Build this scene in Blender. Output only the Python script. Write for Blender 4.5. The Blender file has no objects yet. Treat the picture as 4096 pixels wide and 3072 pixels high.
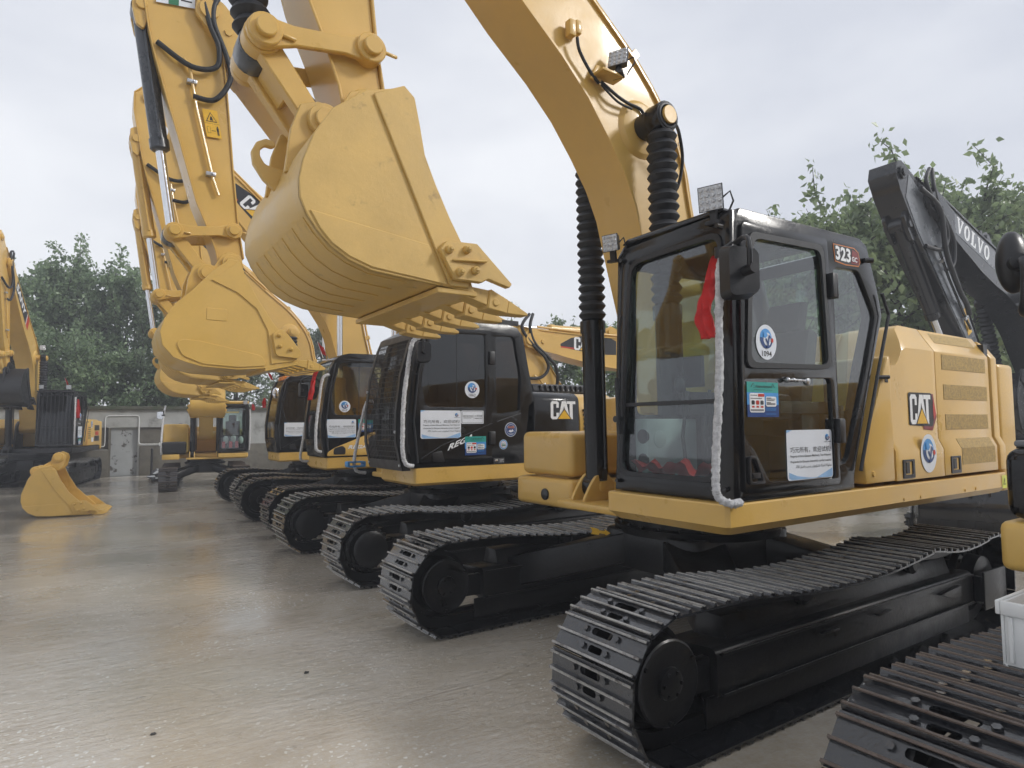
import bpy, bmesh, math, random
import numpy as np
from mathutils import Vector, Matrix
from mathutils.geometry import tessellate_polygon
random.seed(7); RNG = np.random.default_rng(7)
rad = math.radians
SC = bpy.context.scene; COL = SC.collection

# ------------------------------------------------------------ camera
# world: x = towards the rear of the parked row, y = along the row, z up; metres
def cam_axes(yaw, p, r):
    f = np.array([math.sin(yaw)*math.cos(p), math.cos(yaw)*math.cos(p), math.sin(p)])
    rt = np.array([math.cos(yaw), -math.sin(yaw), 0.0]); dn = np.cross(f, rt)
    c, s = math.cos(r), math.sin(r)
    return c*rt+s*dn, -(-s*rt+c*dn), -f
ax = cam_axes(0.589, 0.064, 0.009)
cd = bpy.data.cameras.new('camera'); cam = bpy.data.objects.new('camera', cd); COL.objects.link(cam)
cam.matrix_world = Matrix(((ax[0][0], ax[1][0], ax[2][0], -4.309), (ax[0][1], ax[1][1], ax[2][1], -3.679),
                           (ax[0][2], ax[1][2], ax[2][2], 1.687), (0, 0, 0, 1)))
cd.sensor_width = 36; cd.lens = 36*2553/4096; cd.clip_start = .05; cd.clip_end = 3000
SC.camera = cam
# ------------------------------------------------------------ sky and sun (thin overcast, weak soft sun from the right)
SUN = Vector((.62, -.55, .52)).normalized()
w = bpy.data.worlds.new('World'); SC.world = w; w.use_nodes = True
nt = w.node_tree; nt.nodes.clear()
out = nt.nodes.new('ShaderNodeOutputWorld'); bg = nt.nodes.new('ShaderNodeBackground')
sky = nt.nodes.new('ShaderNodeTexSky'); sky.sky_type = 'NISHITA'; sky.sun_disc = False
sky.sun_elevation = math.asin(SUN.z); sky.sun_rotation = math.atan2(SUN.x, SUN.y)
tc = nt.nodes.new('ShaderNodeTexCoord'); mp = nt.nodes.new('ShaderNodeMapping'); mp.inputs['Scale'].default_value = (1, 1, 2.6)
ns = nt.nodes.new('ShaderNodeTexNoise'); ns.inputs['Scale'].default_value = 1.7; ns.inputs['Detail'].default_value = 5; ns.inputs['Roughness'].default_value = .5
cr = nt.nodes.new('ShaderNodeValToRGB'); e = cr.color_ramp.elements
e[0].position = .36; e[0].color = (5.9, 6.15, 6.8, 1); e[1].position = .66; e[1].color = (8.1, 8.25, 8.6, 1)
mx = nt.nodes.new('ShaderNodeMix'); mx.data_type = 'RGBA'; mx.inputs[0].default_value = .93
nt.links.new(tc.outputs['Generated'], mp.inputs[0]); nt.links.new(mp.outputs[0], ns.inputs[0]); nt.links.new(ns.outputs[0], cr.inputs[0])
nt.links.new(sky.outputs[0], mx.inputs[6]); nt.links.new(cr.outputs[0], mx.inputs[7])
nt.links.new(mx.outputs[2], bg.inputs[0]); bg.inputs[1].default_value = .1; nt.links.new(bg.outputs[0], out.inputs[0])
sd = bpy.data.lights.new('sun', 'SUN'); sd.energy = 1.5; sd.angle = rad(10); sd.color = (1, .97, .92)
so = bpy.data.objects.new('sun', sd); COL.objects.link(so); so.rotation_euler = SUN.to_track_quat('Z', 'Y').to_euler()
SC.view_settings.view_transform = 'Standard'; SC.view_settings.look = 'None'
SC.view_settings.exposure = 0.34; SC.view_settings.gamma = 1
SC.cycles.use_denoising = True; SC.cycles.max_bounces = 5; SC.cycles.diffuse_bounces = 3; SC.cycles.glossy_bounces = 3; SC.cycles.transmission_bounces = 4; SC.cycles.transparent_max_bounces = 10; SC.cycles.use_adaptive_sampling = True; SC.cycles.adaptive_threshold = .03
SC.cycles.volume_bounces = 0

# ------------------------------------------------------------ materials
MATS = {}
def mat(name, col, rough=.5, metal=0, coat=0, nscale=0, namt=.15, bump=0, bscale=60, wet=0, spec=.5, dirt=None, dscale=3, dlo=.55, dhi=.75, coords='Object'):
    """procedural paint/metal: colour noise, optional dirt patches, fine bump"""
    if name in MATS: return MATS[name]
    m = bpy.data.materials.new(name); m.use_nodes = True; MATS[name] = m
    n = m.node_tree; L = n.links.new; b = n.nodes['Principled BSDF']
    b.inputs['Base Color'].default_value = (*col, 1); b.inputs['Roughness'].default_value = rough
    b.inputs['Metallic'].default_value = metal; b.inputs['Specular IOR Level'].default_value = spec
    b.inputs['Coat Weight'].default_value = coat; b.inputs['Coat Roughness'].default_value = .06
    t = n.nodes.new('ShaderNodeTexCoord')
    if nscale:
        x = n.nodes.new('ShaderNodeTexNoise'); x.inputs['Scale'].default_value = nscale; x.inputs['Detail'].default_value = 6; x.inputs['Roughness'].default_value = .62
        L(t.outputs[coords], x.inputs[0])
        r = n.nodes.new('ShaderNodeMapRange'); r.inputs[1].default_value = .3; r.inputs[2].default_value = .7
        r.inputs[3].default_value = 1-namt; r.inputs[4].default_value = 1+namt; L(x.outputs[0], r.inputs[0])
        h = n.nodes.new('ShaderNodeHueSaturation'); h.inputs['Color'].default_value = (*col, 1); L(r.outputs[0], h.inputs['Value'])
        src = h.outputs[0]
        if dirt:
            d = n.nodes.new('ShaderNodeTexNoise'); d.inputs['Scale'].default_value = dscale; d.inputs['Detail'].default_value = 8; d.inputs['Roughness'].default_value = .7
            L(t.outputs[coords], d.inputs[0])
            q = n.nodes.new('ShaderNodeMapRange'); q.inputs[1].default_value = dlo; q.inputs[2].default_value = dhi; L(d.outputs[0], q.inputs[0])
            k = n.nodes.new('ShaderNodeMix'); k.data_type = 'RGBA'; L(q.outputs[0], k.inputs[0]); L(src, k.inputs[6]); k.inputs[7].default_value = (*dirt, 1)
            src = k.outputs[2]
        L(src, b.inputs['Base Color'])
        r2 = n.nodes.new('ShaderNodeMapRange'); r2.inputs[1].default_value = .3; r2.inputs[2].default_value = .7
        r2.inputs[3].default_value = max(.02, rough-.1); r2.inputs[4].default_value = min(1, rough+.12); L(x.outputs[0], r2.inputs[0]); L(r2.outputs[0], b.inputs['Roughness'])
    if bump:
        x = n.nodes.new('ShaderNodeTexNoise'); x.inputs['Scale'].default_value = bscale; x.inputs['Detail'].default_value = 3
        L(t.outputs[coords], x.inputs[0]); u = n.nodes.new('ShaderNodeBump'); u.inputs['Strength'].default_value = bump; u.inputs['Distance'].default_value = .01
        L(x.outputs[0], u.inputs['Height']); L(u.outputs[0], b.inputs['Normal'])
    if wet:   # rain drops standing on the paint
        v = n.nodes.new('ShaderNodeTexVoronoi'); v.inputs['Scale'].default_value = 95; L(t.outputs[coords], v.inputs[0])
        q = n.nodes.new('ShaderNodeMapRange'); q.inputs[1].default_value = .16; q.inputs[2].default_value = .3; q.inputs[3].default_value = 1; q.inputs[4].default_value = 0; L(v.outputs[0], q.inputs[0])
        u = n.nodes.new('ShaderNodeBump'); u.inputs['Strength'].default_value = wet; u.inputs['Distance'].default_value = .004; L(q.outputs[0], u.inputs['Height'])
        if bump: L(b.inputs['Normal'].links[0].from_socket, u.inputs['Normal'])
        L(u.outputs[0], b.inputs['Normal'])
    return m
def glass(name, tint, gloss=.06, rough=.03):
    if name in MATS: return MATS[name]
    m = bpy.data.materials.new(name); m.use_nodes = True; MATS[name] = m; n = m.node_tree; n.nodes.clear(); L = n.links.new
    o = n.nodes.new('ShaderNodeOutputMaterial'); t = n.nodes.new('ShaderNodeBsdfTransparent'); t.inputs[0].default_value = (*tint, 1)
    g = n.nodes.new('ShaderNodeBsdfGlossy'); g.inputs['Roughness'].default_value = rough; g.inputs[0].default_value = (.95, .97, 1, 1)
    f = n.nodes.new('ShaderNodeFresnel'); f.inputs[0].default_value = 1.5
    tcn = n.nodes.new('ShaderNodeTexCoord'); v = n.nodes.new('ShaderNodeTexVoronoi'); v.inputs['Scale'].default_value = 110
    L(tcn.outputs['Object'], v.inputs[0])
    q = n.nodes.new('ShaderNodeMapRange'); q.inputs[1].default_value = .1; q.inputs[2].default_value = .22; q.inputs[3].default_value = 1; q.inputs[4].default_value = 0; L(v.outputs[0], q.inputs[0])
    u = n.nodes.new('ShaderNodeBump'); u.inputs['Strength'].default_value = .22; u.inputs['Distance'].default_value = .002; L(q.outputs[0], u.inputs['Height']); L(u.outputs[0], g.inputs['Normal'])
    a = n.nodes.new('ShaderNodeMath'); a.operation = 'ADD'; a.inputs[1].default_value = gloss; L(f.outputs[0], a.inputs[0])
    gg = n.nodes.new('ShaderNodeNewGeometry'); iv = n.nodes.new('ShaderNodeMath'); iv.operation = 'SUBTRACT'; iv.inputs[0].default_value = 1; L(gg.outputs['Backfacing'], iv.inputs[1]); mu = n.nodes.new('ShaderNodeMath'); mu.operation = 'MULTIPLY'; L(a.outputs[0], mu.inputs[0]); L(iv.outputs[0], mu.inputs[1])
    s = n.nodes.new('ShaderNodeMixShader'); L(mu.outputs[0], s.inputs[0]); L(t.outputs[0], s.inputs[1]); L(g.outputs[0], s.inputs[2]); L(s.outputs[0], o.inputs[0])
    return m
YEL = mat('yellow_paint', (.625, .390, .098), .34, 0, .25, 2.2, .07, .06, 40, wet=.12)
YELOLD = mat('worn_yellow_paint', (.60, .390, .115), .45, 0, .1, 3, .1, .12, 30, wet=.1, dirt=(.22, .14, .055), dscale=8, dlo=.60, dhi=.80)
YELB = mat('bright_yellow_paint', (.63, .40, .10), .36, 0, .2, 3, .06, .05, 40)
BLK = mat('black_paint', (.008, .008, .009), .16, 0, 0, 6, .3, .03, 50, wet=.14, spec=.4)
BLKM = mat('black_satin', (.013, .013, .015), .38, 0, 0, 9, .3, .08, 60)
FRM = mat('undercarriage_black', (.007, .007, .008), .36, 0, .05, 5, .4, .15, 35, spec=.3, dirt=(.045, .035, .024), dscale=4, dlo=.6, dhi=.85)
RUB = mat('rubber_black', (.014, .015, .018), .5, 0, 0, 8, .25, .08, 80)
STL = mat('shoe_steel', (.014, .015, .018), .16, .1, .8, 14, .35, .35, 70, wet=.35, dirt=(.07, .05, .033), dscale=9, dlo=.56, dhi=.8)
TIP = mat('grouser_wear_ledge_glint', (.34, .33, .31), .34, .4, 0, 25, .4, .2, 90, dirt=(.04, .03, .025), dscale=12, dlo=.5, dhi=.7)
RUST = mat('rusty_grouser_edge', (.095, .07, .055), .45, .1, 0, 25, .35, .25, 90, dirt=(.06, .035, .025), dscale=14, dlo=.52, dhi=.7)
CHR = mat('chrome_rod', (.75, .76, .78), .08, 1, 0, 30, .05)
ALU = mat('zinc_fitting', (.5, .51, .53), .3, .9, 0, 30, .1)
CYL = mat('cylinder_grey', (.05, .056, .068), .3, 0, .2, 6, .2, .04, 40)
DKG = mat('dark_grey_paint', (.012, .013, .016), .2, 0, .2, 5, .25, .05, 40, wet=.15)
LTG = mat('grey_panel_paint', (.13, .14, .155), .3, 0, .3, 5, .1, .04, 40)
ROPE = mat('white_plush_wrap', (.62, .62, .63), .85, 0, 0, 40, .3, 1.0, 160)
WHT = mat('white_plastic', (.72, .73, .72), .4, 0, 0, 6, .06, .05, 30)
PAPER = mat('white_sticker', (.70, .73, .78), .35, 0, 0, 4, .04)
PBLUE = mat('pale_blue_print', (.28, .47, .72), .35, 0, 0, 6, .2)
INK = mat('black_print', (.012, .012, .016), .45, 0, 0, 9, .2)
WPR = mat('white_print', (.78, .79, .80), .35, 0, 0, 9, .05)
GPR = mat('grey_print', (.30, .31, .33), .35, 0, 0, 9, .05)
NAVY = mat('navy_print', (.012, .05, .19), .35, 0, 0, 9, .15)
SKYB = mat('sky_blue_print', (.06, .28, .62), .35, 0, 0, 9, .15)
TEAL = mat('teal_print', (.03, .32, .28), .35, 0, 0, 9, .1)
REDP = mat('red_print', (.50, .035, .02), .35, 0, 0, 9, .15)
DRED = mat('dark_red_print', (.20, .012, .012), .35, 0, 0, 9, .2)
ORG = mat('orange_print', (.65, .20, .03), .35, 0, 0, 9, .1)
YPR = mat('yellow_print', (.72, .42, .03), .35, 0, 0, 9, .1)
LIME = mat('lime_sticker', (.62, .66, .06), .35, 0, 0, 9, .1)
GRN = mat('green_print', (.03, .17, .08), .35, 0, 0, 9, .1)
REDC = mat('red_cloth', (.52, .022, .02), .75, 0, 0, 30, .15, .2, 120)
GLA = glass('cab_glass', (.84, .91, .89), .07)
GLT = glass('tinted_cab_glass', (.36, .33, .32), .02)
GLAMB = glass('warm_tinted_glass', (.82, .79, .66), .03)
SEAT = mat('seat_fabric', (.02, .02, .022), .8, 0, 0, 20, .3, .2, 90)
CONS = mat('grey_console_plastic', (.42, .45, .46), .45, 0, 0, 8, .08)
VENT = mat('grille_mesh', (.40, .275, .095), .6, .2, 0, 60, .35, .6, 260)
LED = mat('led_lens', (.55, .57, .6), .12, .3, 0, 50, .3, .8, 120)
WOODP = mat('plywood', (.42, .27, .13), .6, 0, 0, 12, .2)

# ------------------------------------------------------------ mesh helpers
def rp(pts, r, n=4):
    """round the corners of a 2-D polygon"""
    o = []; N = len(pts)
    for i in range(N):
        p0, p, p1 = (Vector(pts[i-1]), Vector(pts[i]), Vector(pts[(i+1) % N]))
        a, b = p0-p, p1-p; d = min(r, a.length*.48, b.length*.48)
        A = p+a.normalized()*d; B = p+b.normalized()*d
        for k in range(n+1):
            t = k/n; q = A*(1-t)**2 + p*2*t*(1-t) + B*t*t; o.append((q.x, q.y))
    return o
def rect(x0, x1, z0, z1, r=0, n=4):
    p = [(x0, z0), (x1, z0), (x1, z1), (x0, z1)]
    return rp(p, r, n) if r else p
def ell(cx, cz, a, b=None, n=32, t0=0, t1=2*math.pi):
    b = b or a; return [(cx+a*math.cos(t0+(t1-t0)*k/n), cz+b*math.sin(t0+(t1-t0)*k/n)) for k in range(n)]
class MB:
    def __init__(s): s.v = []; s.f = []; s.mi = []; s.mats = []; s.cur = 0
    def mat(s, m):
        if m not in s.mats: s.mats.append(m)
        s.cur = s.mats.index(m); return s
    def face(s, idx): s.f.append(tuple(idx)); s.mi.append(s.cur)
    def pts(s, P): n = len(s.v); s.v += [tuple(p) for p in P]; return n
    def loft(s, A, B):
        """closed solid between two equal rings of 3-D points"""
        n = len(A); a = s.pts(A); b = s.pts(B)
        s.face(range(a, a+n)); s.face(range(b+n-1, b-1, -1))
        for i in range(n): j = (i+1) % n; s.face((a+i, b+i, b+j, a+j))
        return s
    def box(s, x0, x1, y0, y1, z0, z1): return s.loft([(x0, y0, z0), (x1, y0, z0), (x1, y0, z1), (x0, y0, z1)], [(x0, y1, z0), (x1, y1, z0), (x1, y1, z1), (x0, y1, z1)])
    def prism(s, poly, y0, y1): return s.loft([(x, y0, z) for x, z in poly], [(x, y1, z) for x, z in poly])
    def prismx(s, poly, x0, x1): return s.loft([(x0, y, z) for y, z in poly], [(x1, y, z) for y, z in poly])
    def prismz(s, poly, z0, z1): return s.loft([(x, y, z0) for x, y in poly], [(x, y, z1) for x, y in poly])
    def map_plate(s, outer, holes, f, w0, w1):
        """plate with holes; f(u, v, w) -> xyz"""
        loops = [outer]+list(holes)
        tri = tessellate_polygon([[Vector((u, v, 0)) for u, v in l] for l in loops])
        flat = [p for l in loops for p in l]; n = len(flat)
        a = s.pts([f(u, v, w0) for u, v in flat]); b = s.pts([f(u, v, w1) for u, v in flat])
        for t in tri: s.face((a+t[0], a+t[1], a+t[2])); s.face((b+t[2], b+t[1], b+t[0]))
        o = 0
        for l in loops:
            m = len(l)
            for i in range(m): j = (i+1) % m; s.face((a+o+i, a+o+j, b+o+j, b+o+i))
            o += m
        return s
    def plate_y(s, outer, holes, y0, y1): return s.map_plate(outer, holes, lambda u, v, w: (u, w, v), y0, y1)
    def sheet(s, outer, f, holes=()):
        loops = [outer]+list(holes); tri = tessellate_polygon([[Vector((u, v, 0)) for u, v in l] for l in loops])
        a = s.pts([f(u, v) for l in loops for u, v in l])
        for t in tri: s.face((a+t[0], a+t[1], a+t[2]))
        return s
    def cyl(s, p0, p1, r0, r1=None, n=16):
        p0 = Vector(p0); p1 = Vector(p1); r1 = r0 if r1 is None else r1
        return s.rings([(p0, r0), (p1, r1)], n)
    def rings(s, L, n=16, d=None):
        """stack of circles along a line: [(point, radius)...]"""
        d = d or (Vector(L[-1][0])-Vector(L[0][0])).normalized()
        u = d.orthogonal().normalized(); v = d.cross(u); st = []
        for p, r in L:
            p = Vector(p); st.append(s.pts([p+u*(r*math.cos(2*math.pi*k/n))+v*(r*math.sin(2*math.pi*k/n)) for k in range(n)]))
        s.face(range(st[0]+n-1, st[0]-1, -1)); s.face(range(st[-1], st[-1]+n))
        for a, b in zip(st, st[1:]):
            for i in range(n): j = (i+1) % n; s.face((a+i, a+j, b+j, b+i))
        return s
    def tube(s, P, r, n=8, rr=None):
        P = [Vector(p) for p in P]; N = len(P); st = []; u = None
        for i in range(N):
            d = (P[min(i+1, N-1)]-P[max(i-1, 0)]).normalized()
            u = d.orthogonal().normalized() if u is None else (u-d*u.dot(d)).normalized()
            v = d.cross(u); q = rr[i] if rr else r
            st.append(s.pts([P[i]+u*(q*math.cos(2*math.pi*k/n))+v*(q*math.sin(2*math.pi*k/n)) for k in range(n)]))
        s.face(range(st[0]+n-1, st[0]-1, -1)); s.face(range(st[-1], st[-1]+n))
        for a, b in zip(st, st[1:]):
            for i in range(n): j = (i+1) % n; s.face((a+i, a+j, b+j, b+i))
        return s
    def strip(s, prof, y0, y1, t):
        """bent plate: open profile in xz thickened by t to its left, spanning y0..y1"""
        P = [Vector((x, 0, z)) for x, z in prof]; Q = []
        for i in range(len(P)):
            d = (P[min(i+1, len(P)-1)]-P[max(i-1, 0)]).normalized(); Q.append(P[i]+Vector((-d.z, 0, d.x))*t)
        ring = [(p.x, p.z) for p in P]+[(q.x, q.z) for q in reversed(Q)]
        n = len(P); a = s.pts([(x, y0, z) for x, z in ring]); b = s.pts([(x, y1, z) for x, z in ring]); N = 2*n
        for i in range(N): j = (i+1) % N; s.face((a+i, b+i, b+j, a+j))
        for i in range(n-1):
            s.face((a+i, a+i+1, a+N-2-i, a+N-1-i)); s.face((b+i, b+N-1-i, b+N-2-i, b+i+1))
        return s
    def ball(s, c, r, sx=1, sy=1, sz=1, n=12, m=8):
        c = Vector(c); st = []
        for i in range(1, m):
            t = math.pi*i/m
            st.append(s.pts([c+Vector((r*sx*math.sin(t)*math.cos(2*math.pi*k/n), r*sy*math.sin(t)*math.sin(2*math.pi*k/n), r*sz*math.cos(t))) for k in range(n)]))
        a = s.pts([c+Vector((0, 0, r*sz))]); b = s.pts([c-Vector((0, 0, r*sz))])
        for i in range(n):
            j = (i+1) % n; s.face((a, st[0]+i, st[0]+j)); s.face((b, st[-1]+j, st[-1]+i))
            for p, q in zip(st, st[1:]): s.face((p+i, q+i, q+j, p+j))
        return s
    def xf(s, M, i0=0):
        for i in range(i0, len(s.v)): s.v[i] = tuple(M @ Vector(s.v[i]))
        return s
    def mesh(s, name, mat=None, bevel=0, seg=2, ang=38, fix=True):
        me = bpy.data.meshes.new(name); me.from_pydata(s.v, [], s.f)
        for m in (s.mats or [mat]): me.materials.append(m)
        if s.mats: me.polygons.foreach_set('material_index', s.mi)
        if fix or bevel:
            bm = bmesh.new(); bm.from_mesh(me)
            if fix: bmesh.ops.recalc_face_normals(bm, faces=bm.faces)
            if bevel:
                ed = [x for x in bm.edges if len(x.link_faces) == 2 and x.calc_face_angle(0) > rad(32)]
                bmesh.ops.bevel(bm, geom=ed, offset=bevel, segments=seg, profile=.5, affect='EDGES', clamp_overlap=True)
            bm.to_mesh(me); bm.free()
        me.shade_smooth(); me.set_sharp_from_angle(angle=rad(ang))
        return me
    def build(s, name, mat=None, parent=None, bevel=0, seg=2, ang=38, fix=True, label=None):
        return obj(name, s.mesh(name, mat, bevel, seg, ang, fix), parent, label)
def obj(name, me, parent=None, label=None):
    o = bpy.data.objects.new(name, me); COL.objects.link(o); o.parent = parent
    if label: o['label'] = label
    return o
def tag(o, label, cat, group=None, kind=None):
    if label: o['label'] = label
    if cat: o['category'] = cat
    if group: o['group'] = group
    if kind: o['kind'] = kind
    return o
def empty(name, loc=(0, 0, 0), rz=0, sc=1):
    o = bpy.data.objects.new(name, None); COL.objects.link(o); o.location = loc; o.rotation_euler = (0, 0, rz); o.scale = (sc,)*3
    o.empty_display_size = .2; return o
def arc(c, r, a0, a1, n): return [(c[0]+r*math.cos(a0+(a1-a0)*k/n), c[1]+r*math.sin(a0+(a1-a0)*k/n)) for k in range(n+1)]
def catmull(P, n=6):
    P = [Vector(p) for p in P]; o = []
    for i in range(len(P)-1):
        a, b, c, d = P[max(i-1, 0)], P[i], P[i+1], P[min(i+2, len(P)-1)]
        for k in range(n):
            t = k/n; o.append(.5*((2*b)+(c-a)*t+(2*a-5*b+4*c-d)*t*t+(3*b-a-3*c+d)*t**3))
    o.append(P[-1]); return o
# text as flat polygons
_TXT = {}
def text_geo(s, bold=0.0, spacing=1.0):
    k = (s, bold, spacing)
    if k in _TXT: return _TXT[k]
    cu = bpy.data.curves.new('t', 'FONT'); cu.body = s; cu.size = 1; cu.offset = bold; cu.space_character = spacing; cu.resolution_u = 2; cu.fill_mode = 'FRONT'
    o = bpy.data.objects.new('t', cu); COL.objects.link(o); bpy.context.view_layer.update()
    me = bpy.data.meshes.new_from_object(o.evaluated_get(bpy.context.evaluated_depsgraph_get()))
    V = [(v.co.x, v.co.y) for v in me.vertices]; F = [tuple(p.vertices) for p in me.polygons]
    bpy.data.objects.remove(o); bpy.data.curves.remove(cu); bpy.data.meshes.remove(me)
    if V:
        x0 = min(v[0] for v in V); x1 = max(v[0] for v in V); y0 = min(v[1] for v in V); y1 = max(v[1] for v in V)
    else: x0 = x1 = y0 = y1 = 0
    _TXT[k] = (V, F, x0, x1, y0, y1); return _TXT[k]
def put_text(mb, s, f, x0, x1, z0, z1, m, bold=0, shear=0, slope=0):
    """fit text into the box x0..x1, z0..z1 on the surface f(u, v)"""
    V, F, a0, a1, b0, b1 = text_geo(s, bold)
    if not V: return
    mb.mat(m); P = []
    for x, y in V:
        u = (x-a0)/(a1-a0); v = (y-b0)/(b1-b0); P.append(f(x0+(x1-x0)*u+shear*v, z0+(z1-z0)*v+slope*u))
    a = mb.pts(P)
    for q in F: mb.face([a+i for i in q])
# ------------------------------------------------------------ stickers and lettering
def side(y, k=0, s=-1): return lambda u, v: (u, y+s*(.003+.0014*k), v)
CAT_C = [(.1, 0), (.42, 0), (.52, .1), (.52, .36), (.36, .36), (.36, .15), (.17, .15), (.17, .85), (.36, .85), (.36, .64), (.52, .64), (.52, .9), (.42, 1), (.1, 1), (0, .9), (0, .1)]
CAT_A = [(.48, 0), (.72, 1), (1.0, 1), (1.24, 0), (1.06, 0), (.86, .74), (.66, 0)]
CAT_T = [(1.04, 1), (1.60, 1), (1.60, .85), (1.42, .85), (1.42, 0), (1.22, 0), (1.22, .85), (1.04, .85)]
def cat_mark(mb, f, x0, z0, w, h, lay=None, letters=WPR):
    """three bold letters with a triangle over the foot of the A"""
    lay = lay or f
    g = lambda P: [(x0+a/1.6*w, z0+b*h) for a, b in P]
    mb.mat(letters)
    for P in (CAT_C, CAT_A, CAT_T): mb.sheet(g(P), f)
    mb.mat(INK).sheet(g([(.38, -.01), (.87, .60), (1.36, -.01)]), lay); mb.mat(YPR).sheet(g([(.46, .02), (.87, .52), (1.28, .02)]), (lambda u, v: tuple(a+b for a, b in zip(lay(u, v), LIFT))))
LIFT = (0, -.0012, 0)
def emblem(mb, lay, cx, cz, r):
    """blue globe ring with an arm shape and a red dot; lay(k) -> surface function"""
    mb.mat(SKYB).sheet(ell(cx-.06*r, cz+.06*r, .70*r, .70*r), lay(1))
    mb.mat(NAVY).sheet([(cx+.72*r*math.cos(t), cz+.70*r*math.sin(t)) for t in np.linspace(math.pi*.95, math.pi*1.9, 20)]+[(cx+.4*r*math.cos(t), cz-.02*r+.42*r*math.sin(t)) for t in np.linspace(math.pi*1.9, math.pi*.95, 20)], lay(2))
    mb.mat(PAPER).sheet(ell(cx+.06*r, cz-.02*r, .46*r, .48*r), lay(3))
    mb.mat(SKYB).sheet([(cx-.4*r, cz+.5*r), (cx-.05*r, cz+.52*r), (cx+.1*r, cz+.25*r), (cx-.15*r, cz+.05*r), (cx-.38*r, cz+.12*r)], lay(4))
    mb.mat(NAVY).sheet([(cx-.22*r, cz+.0*r), (cx-.06*r, cz+.04*r), (cx+.06*r, cz-.2*r), (cx+.22*r, cz+.32*r), (cx+.36*r, cz+.25*r), (cx+.52*r, cz-.02*r), (cx+.30*r, cz+.1*r), (cx+.12*r, cz-.68*r), (cx-.06*r, cz-.68*r), (cx-.0*r, cz-.35*r)], lay(5))
    mb.mat(REDP).sheet(ell(cx+.60*r, cz-.08*r, .15*r, .17*r, 12), lay(5))
def round_sticker(parent, y, cx, cz, r, number=None, rz=None, label=None):
    mb = MB(); L = lambda k: side(y, k); rz = rz or r
    mb.mat(PAPER).sheet(ell(cx, cz, r, rz), L(0))
    if number:
        emblem(mb, L, cx, cz+.18*rz, r*.82); put_text(mb, number, L(1), cx-.47*r, cx+.47*r, cz-.82*rz, cz-.50*rz, INK, .01)
    else:
        emblem(mb, L, cx, cz+.06*rz, r*1.02)
        mb.mat(NAVY).sheet([(cx+.8*r*math.cos(t), cz+.82*rz*math.sin(t)) for t in np.linspace(math.pi*1.2, math.pi*1.85, 16)]+[(cx+.77*r*math.cos(t), cz+.79*rz*math.sin(t)) for t in np.linspace(math.pi*1.85, math.pi*1.2, 16)], L(1))
    return mb.build('round_sticker', None, parent, fix=False, label=label or ('white round sticker with blue emblem' + (' and number '+number if number else '')))
AR = '.\ufe94\ufedf\ufef5\ufe8d \ufead\ufe8e\ufe92\ufe98\ufea7\ufe8e\ufe91 \ufe90\ufea3\ufeae\ufee7 \u060c\ufee5\ufe8d\ufeee\ufef3\ufeed\ufe8e\ufef4\ufeb8\ufe97 \ufe94\ufedb\ufeae\ufeb8\ufedf \ufe94\ufedb\ufeee\ufee0\ufee4\ufee3'
def sign_sticker(parent, y, x0, x1, z0, z1):
    mb = MB(); L = lambda k: side(y, k); W = x1-x0; H = z1-z0; X = lambda a: x0+a*W; Z = lambda b: z0+b*H
    mb.mat(PAPER).sheet(rp([(x0, z0), (x1, z0), (x1, z1), (x0, z1)], .03*W*1.6), L(0))
    mb.mat(PBLUE).sheet([(X(.03), Z(.16)), (X(.2), Z(.08)), (X(.45), Z(.03)), (X(.9), Z(.012)), (X(.08), Z(.012)), (X(.03), Z(.05))], L(1))
    mb.sheet([(X(.68), Z(.05)), (X(.985), Z(.2)), (X(.985), Z(.05)), (X(.95), Z(.012)), (X(.6), Z(.012))], L(1)); mb.sheet([(X(.0), Z(1)), (X(.12), Z(1)), (X(.0), Z(.94))], L(1))
    emblem(mb, lambda k: L(k), X(.89), Z(.84), .055*W); put_text(mb, 'QIAOYUAN', L(1), X(.82), X(.97), Z(.735), Z(.757), INK, .02)
    put_text(mb, '巧元所有，欢迎试机!', L(1), X(.07), X(.965), Z(.54), Z(.66), INK, 0)
    put_text(mb, 'Property of Anhui Qiaoyuan Machinery. Test Welcome!', L(1), X(.07), X(.965), Z(.44), Z(.50), INK, .012)
    put_text(mb, 'Propieridad de Qiaoyuan ,bienvenido a probar maquina!', L(1), X(.07), X(.965), Z(.33), Z(.39), INK, .012)
    put_text(mb, AR, L(1), X(.17), X(.965), Z(.22), Z(.295), INK, .006)
    return mb.build('sign_sticker', None, parent, fix=False, label='white rectangular sticker with Chinese, English, Spanish and Arabic lines')
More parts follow.
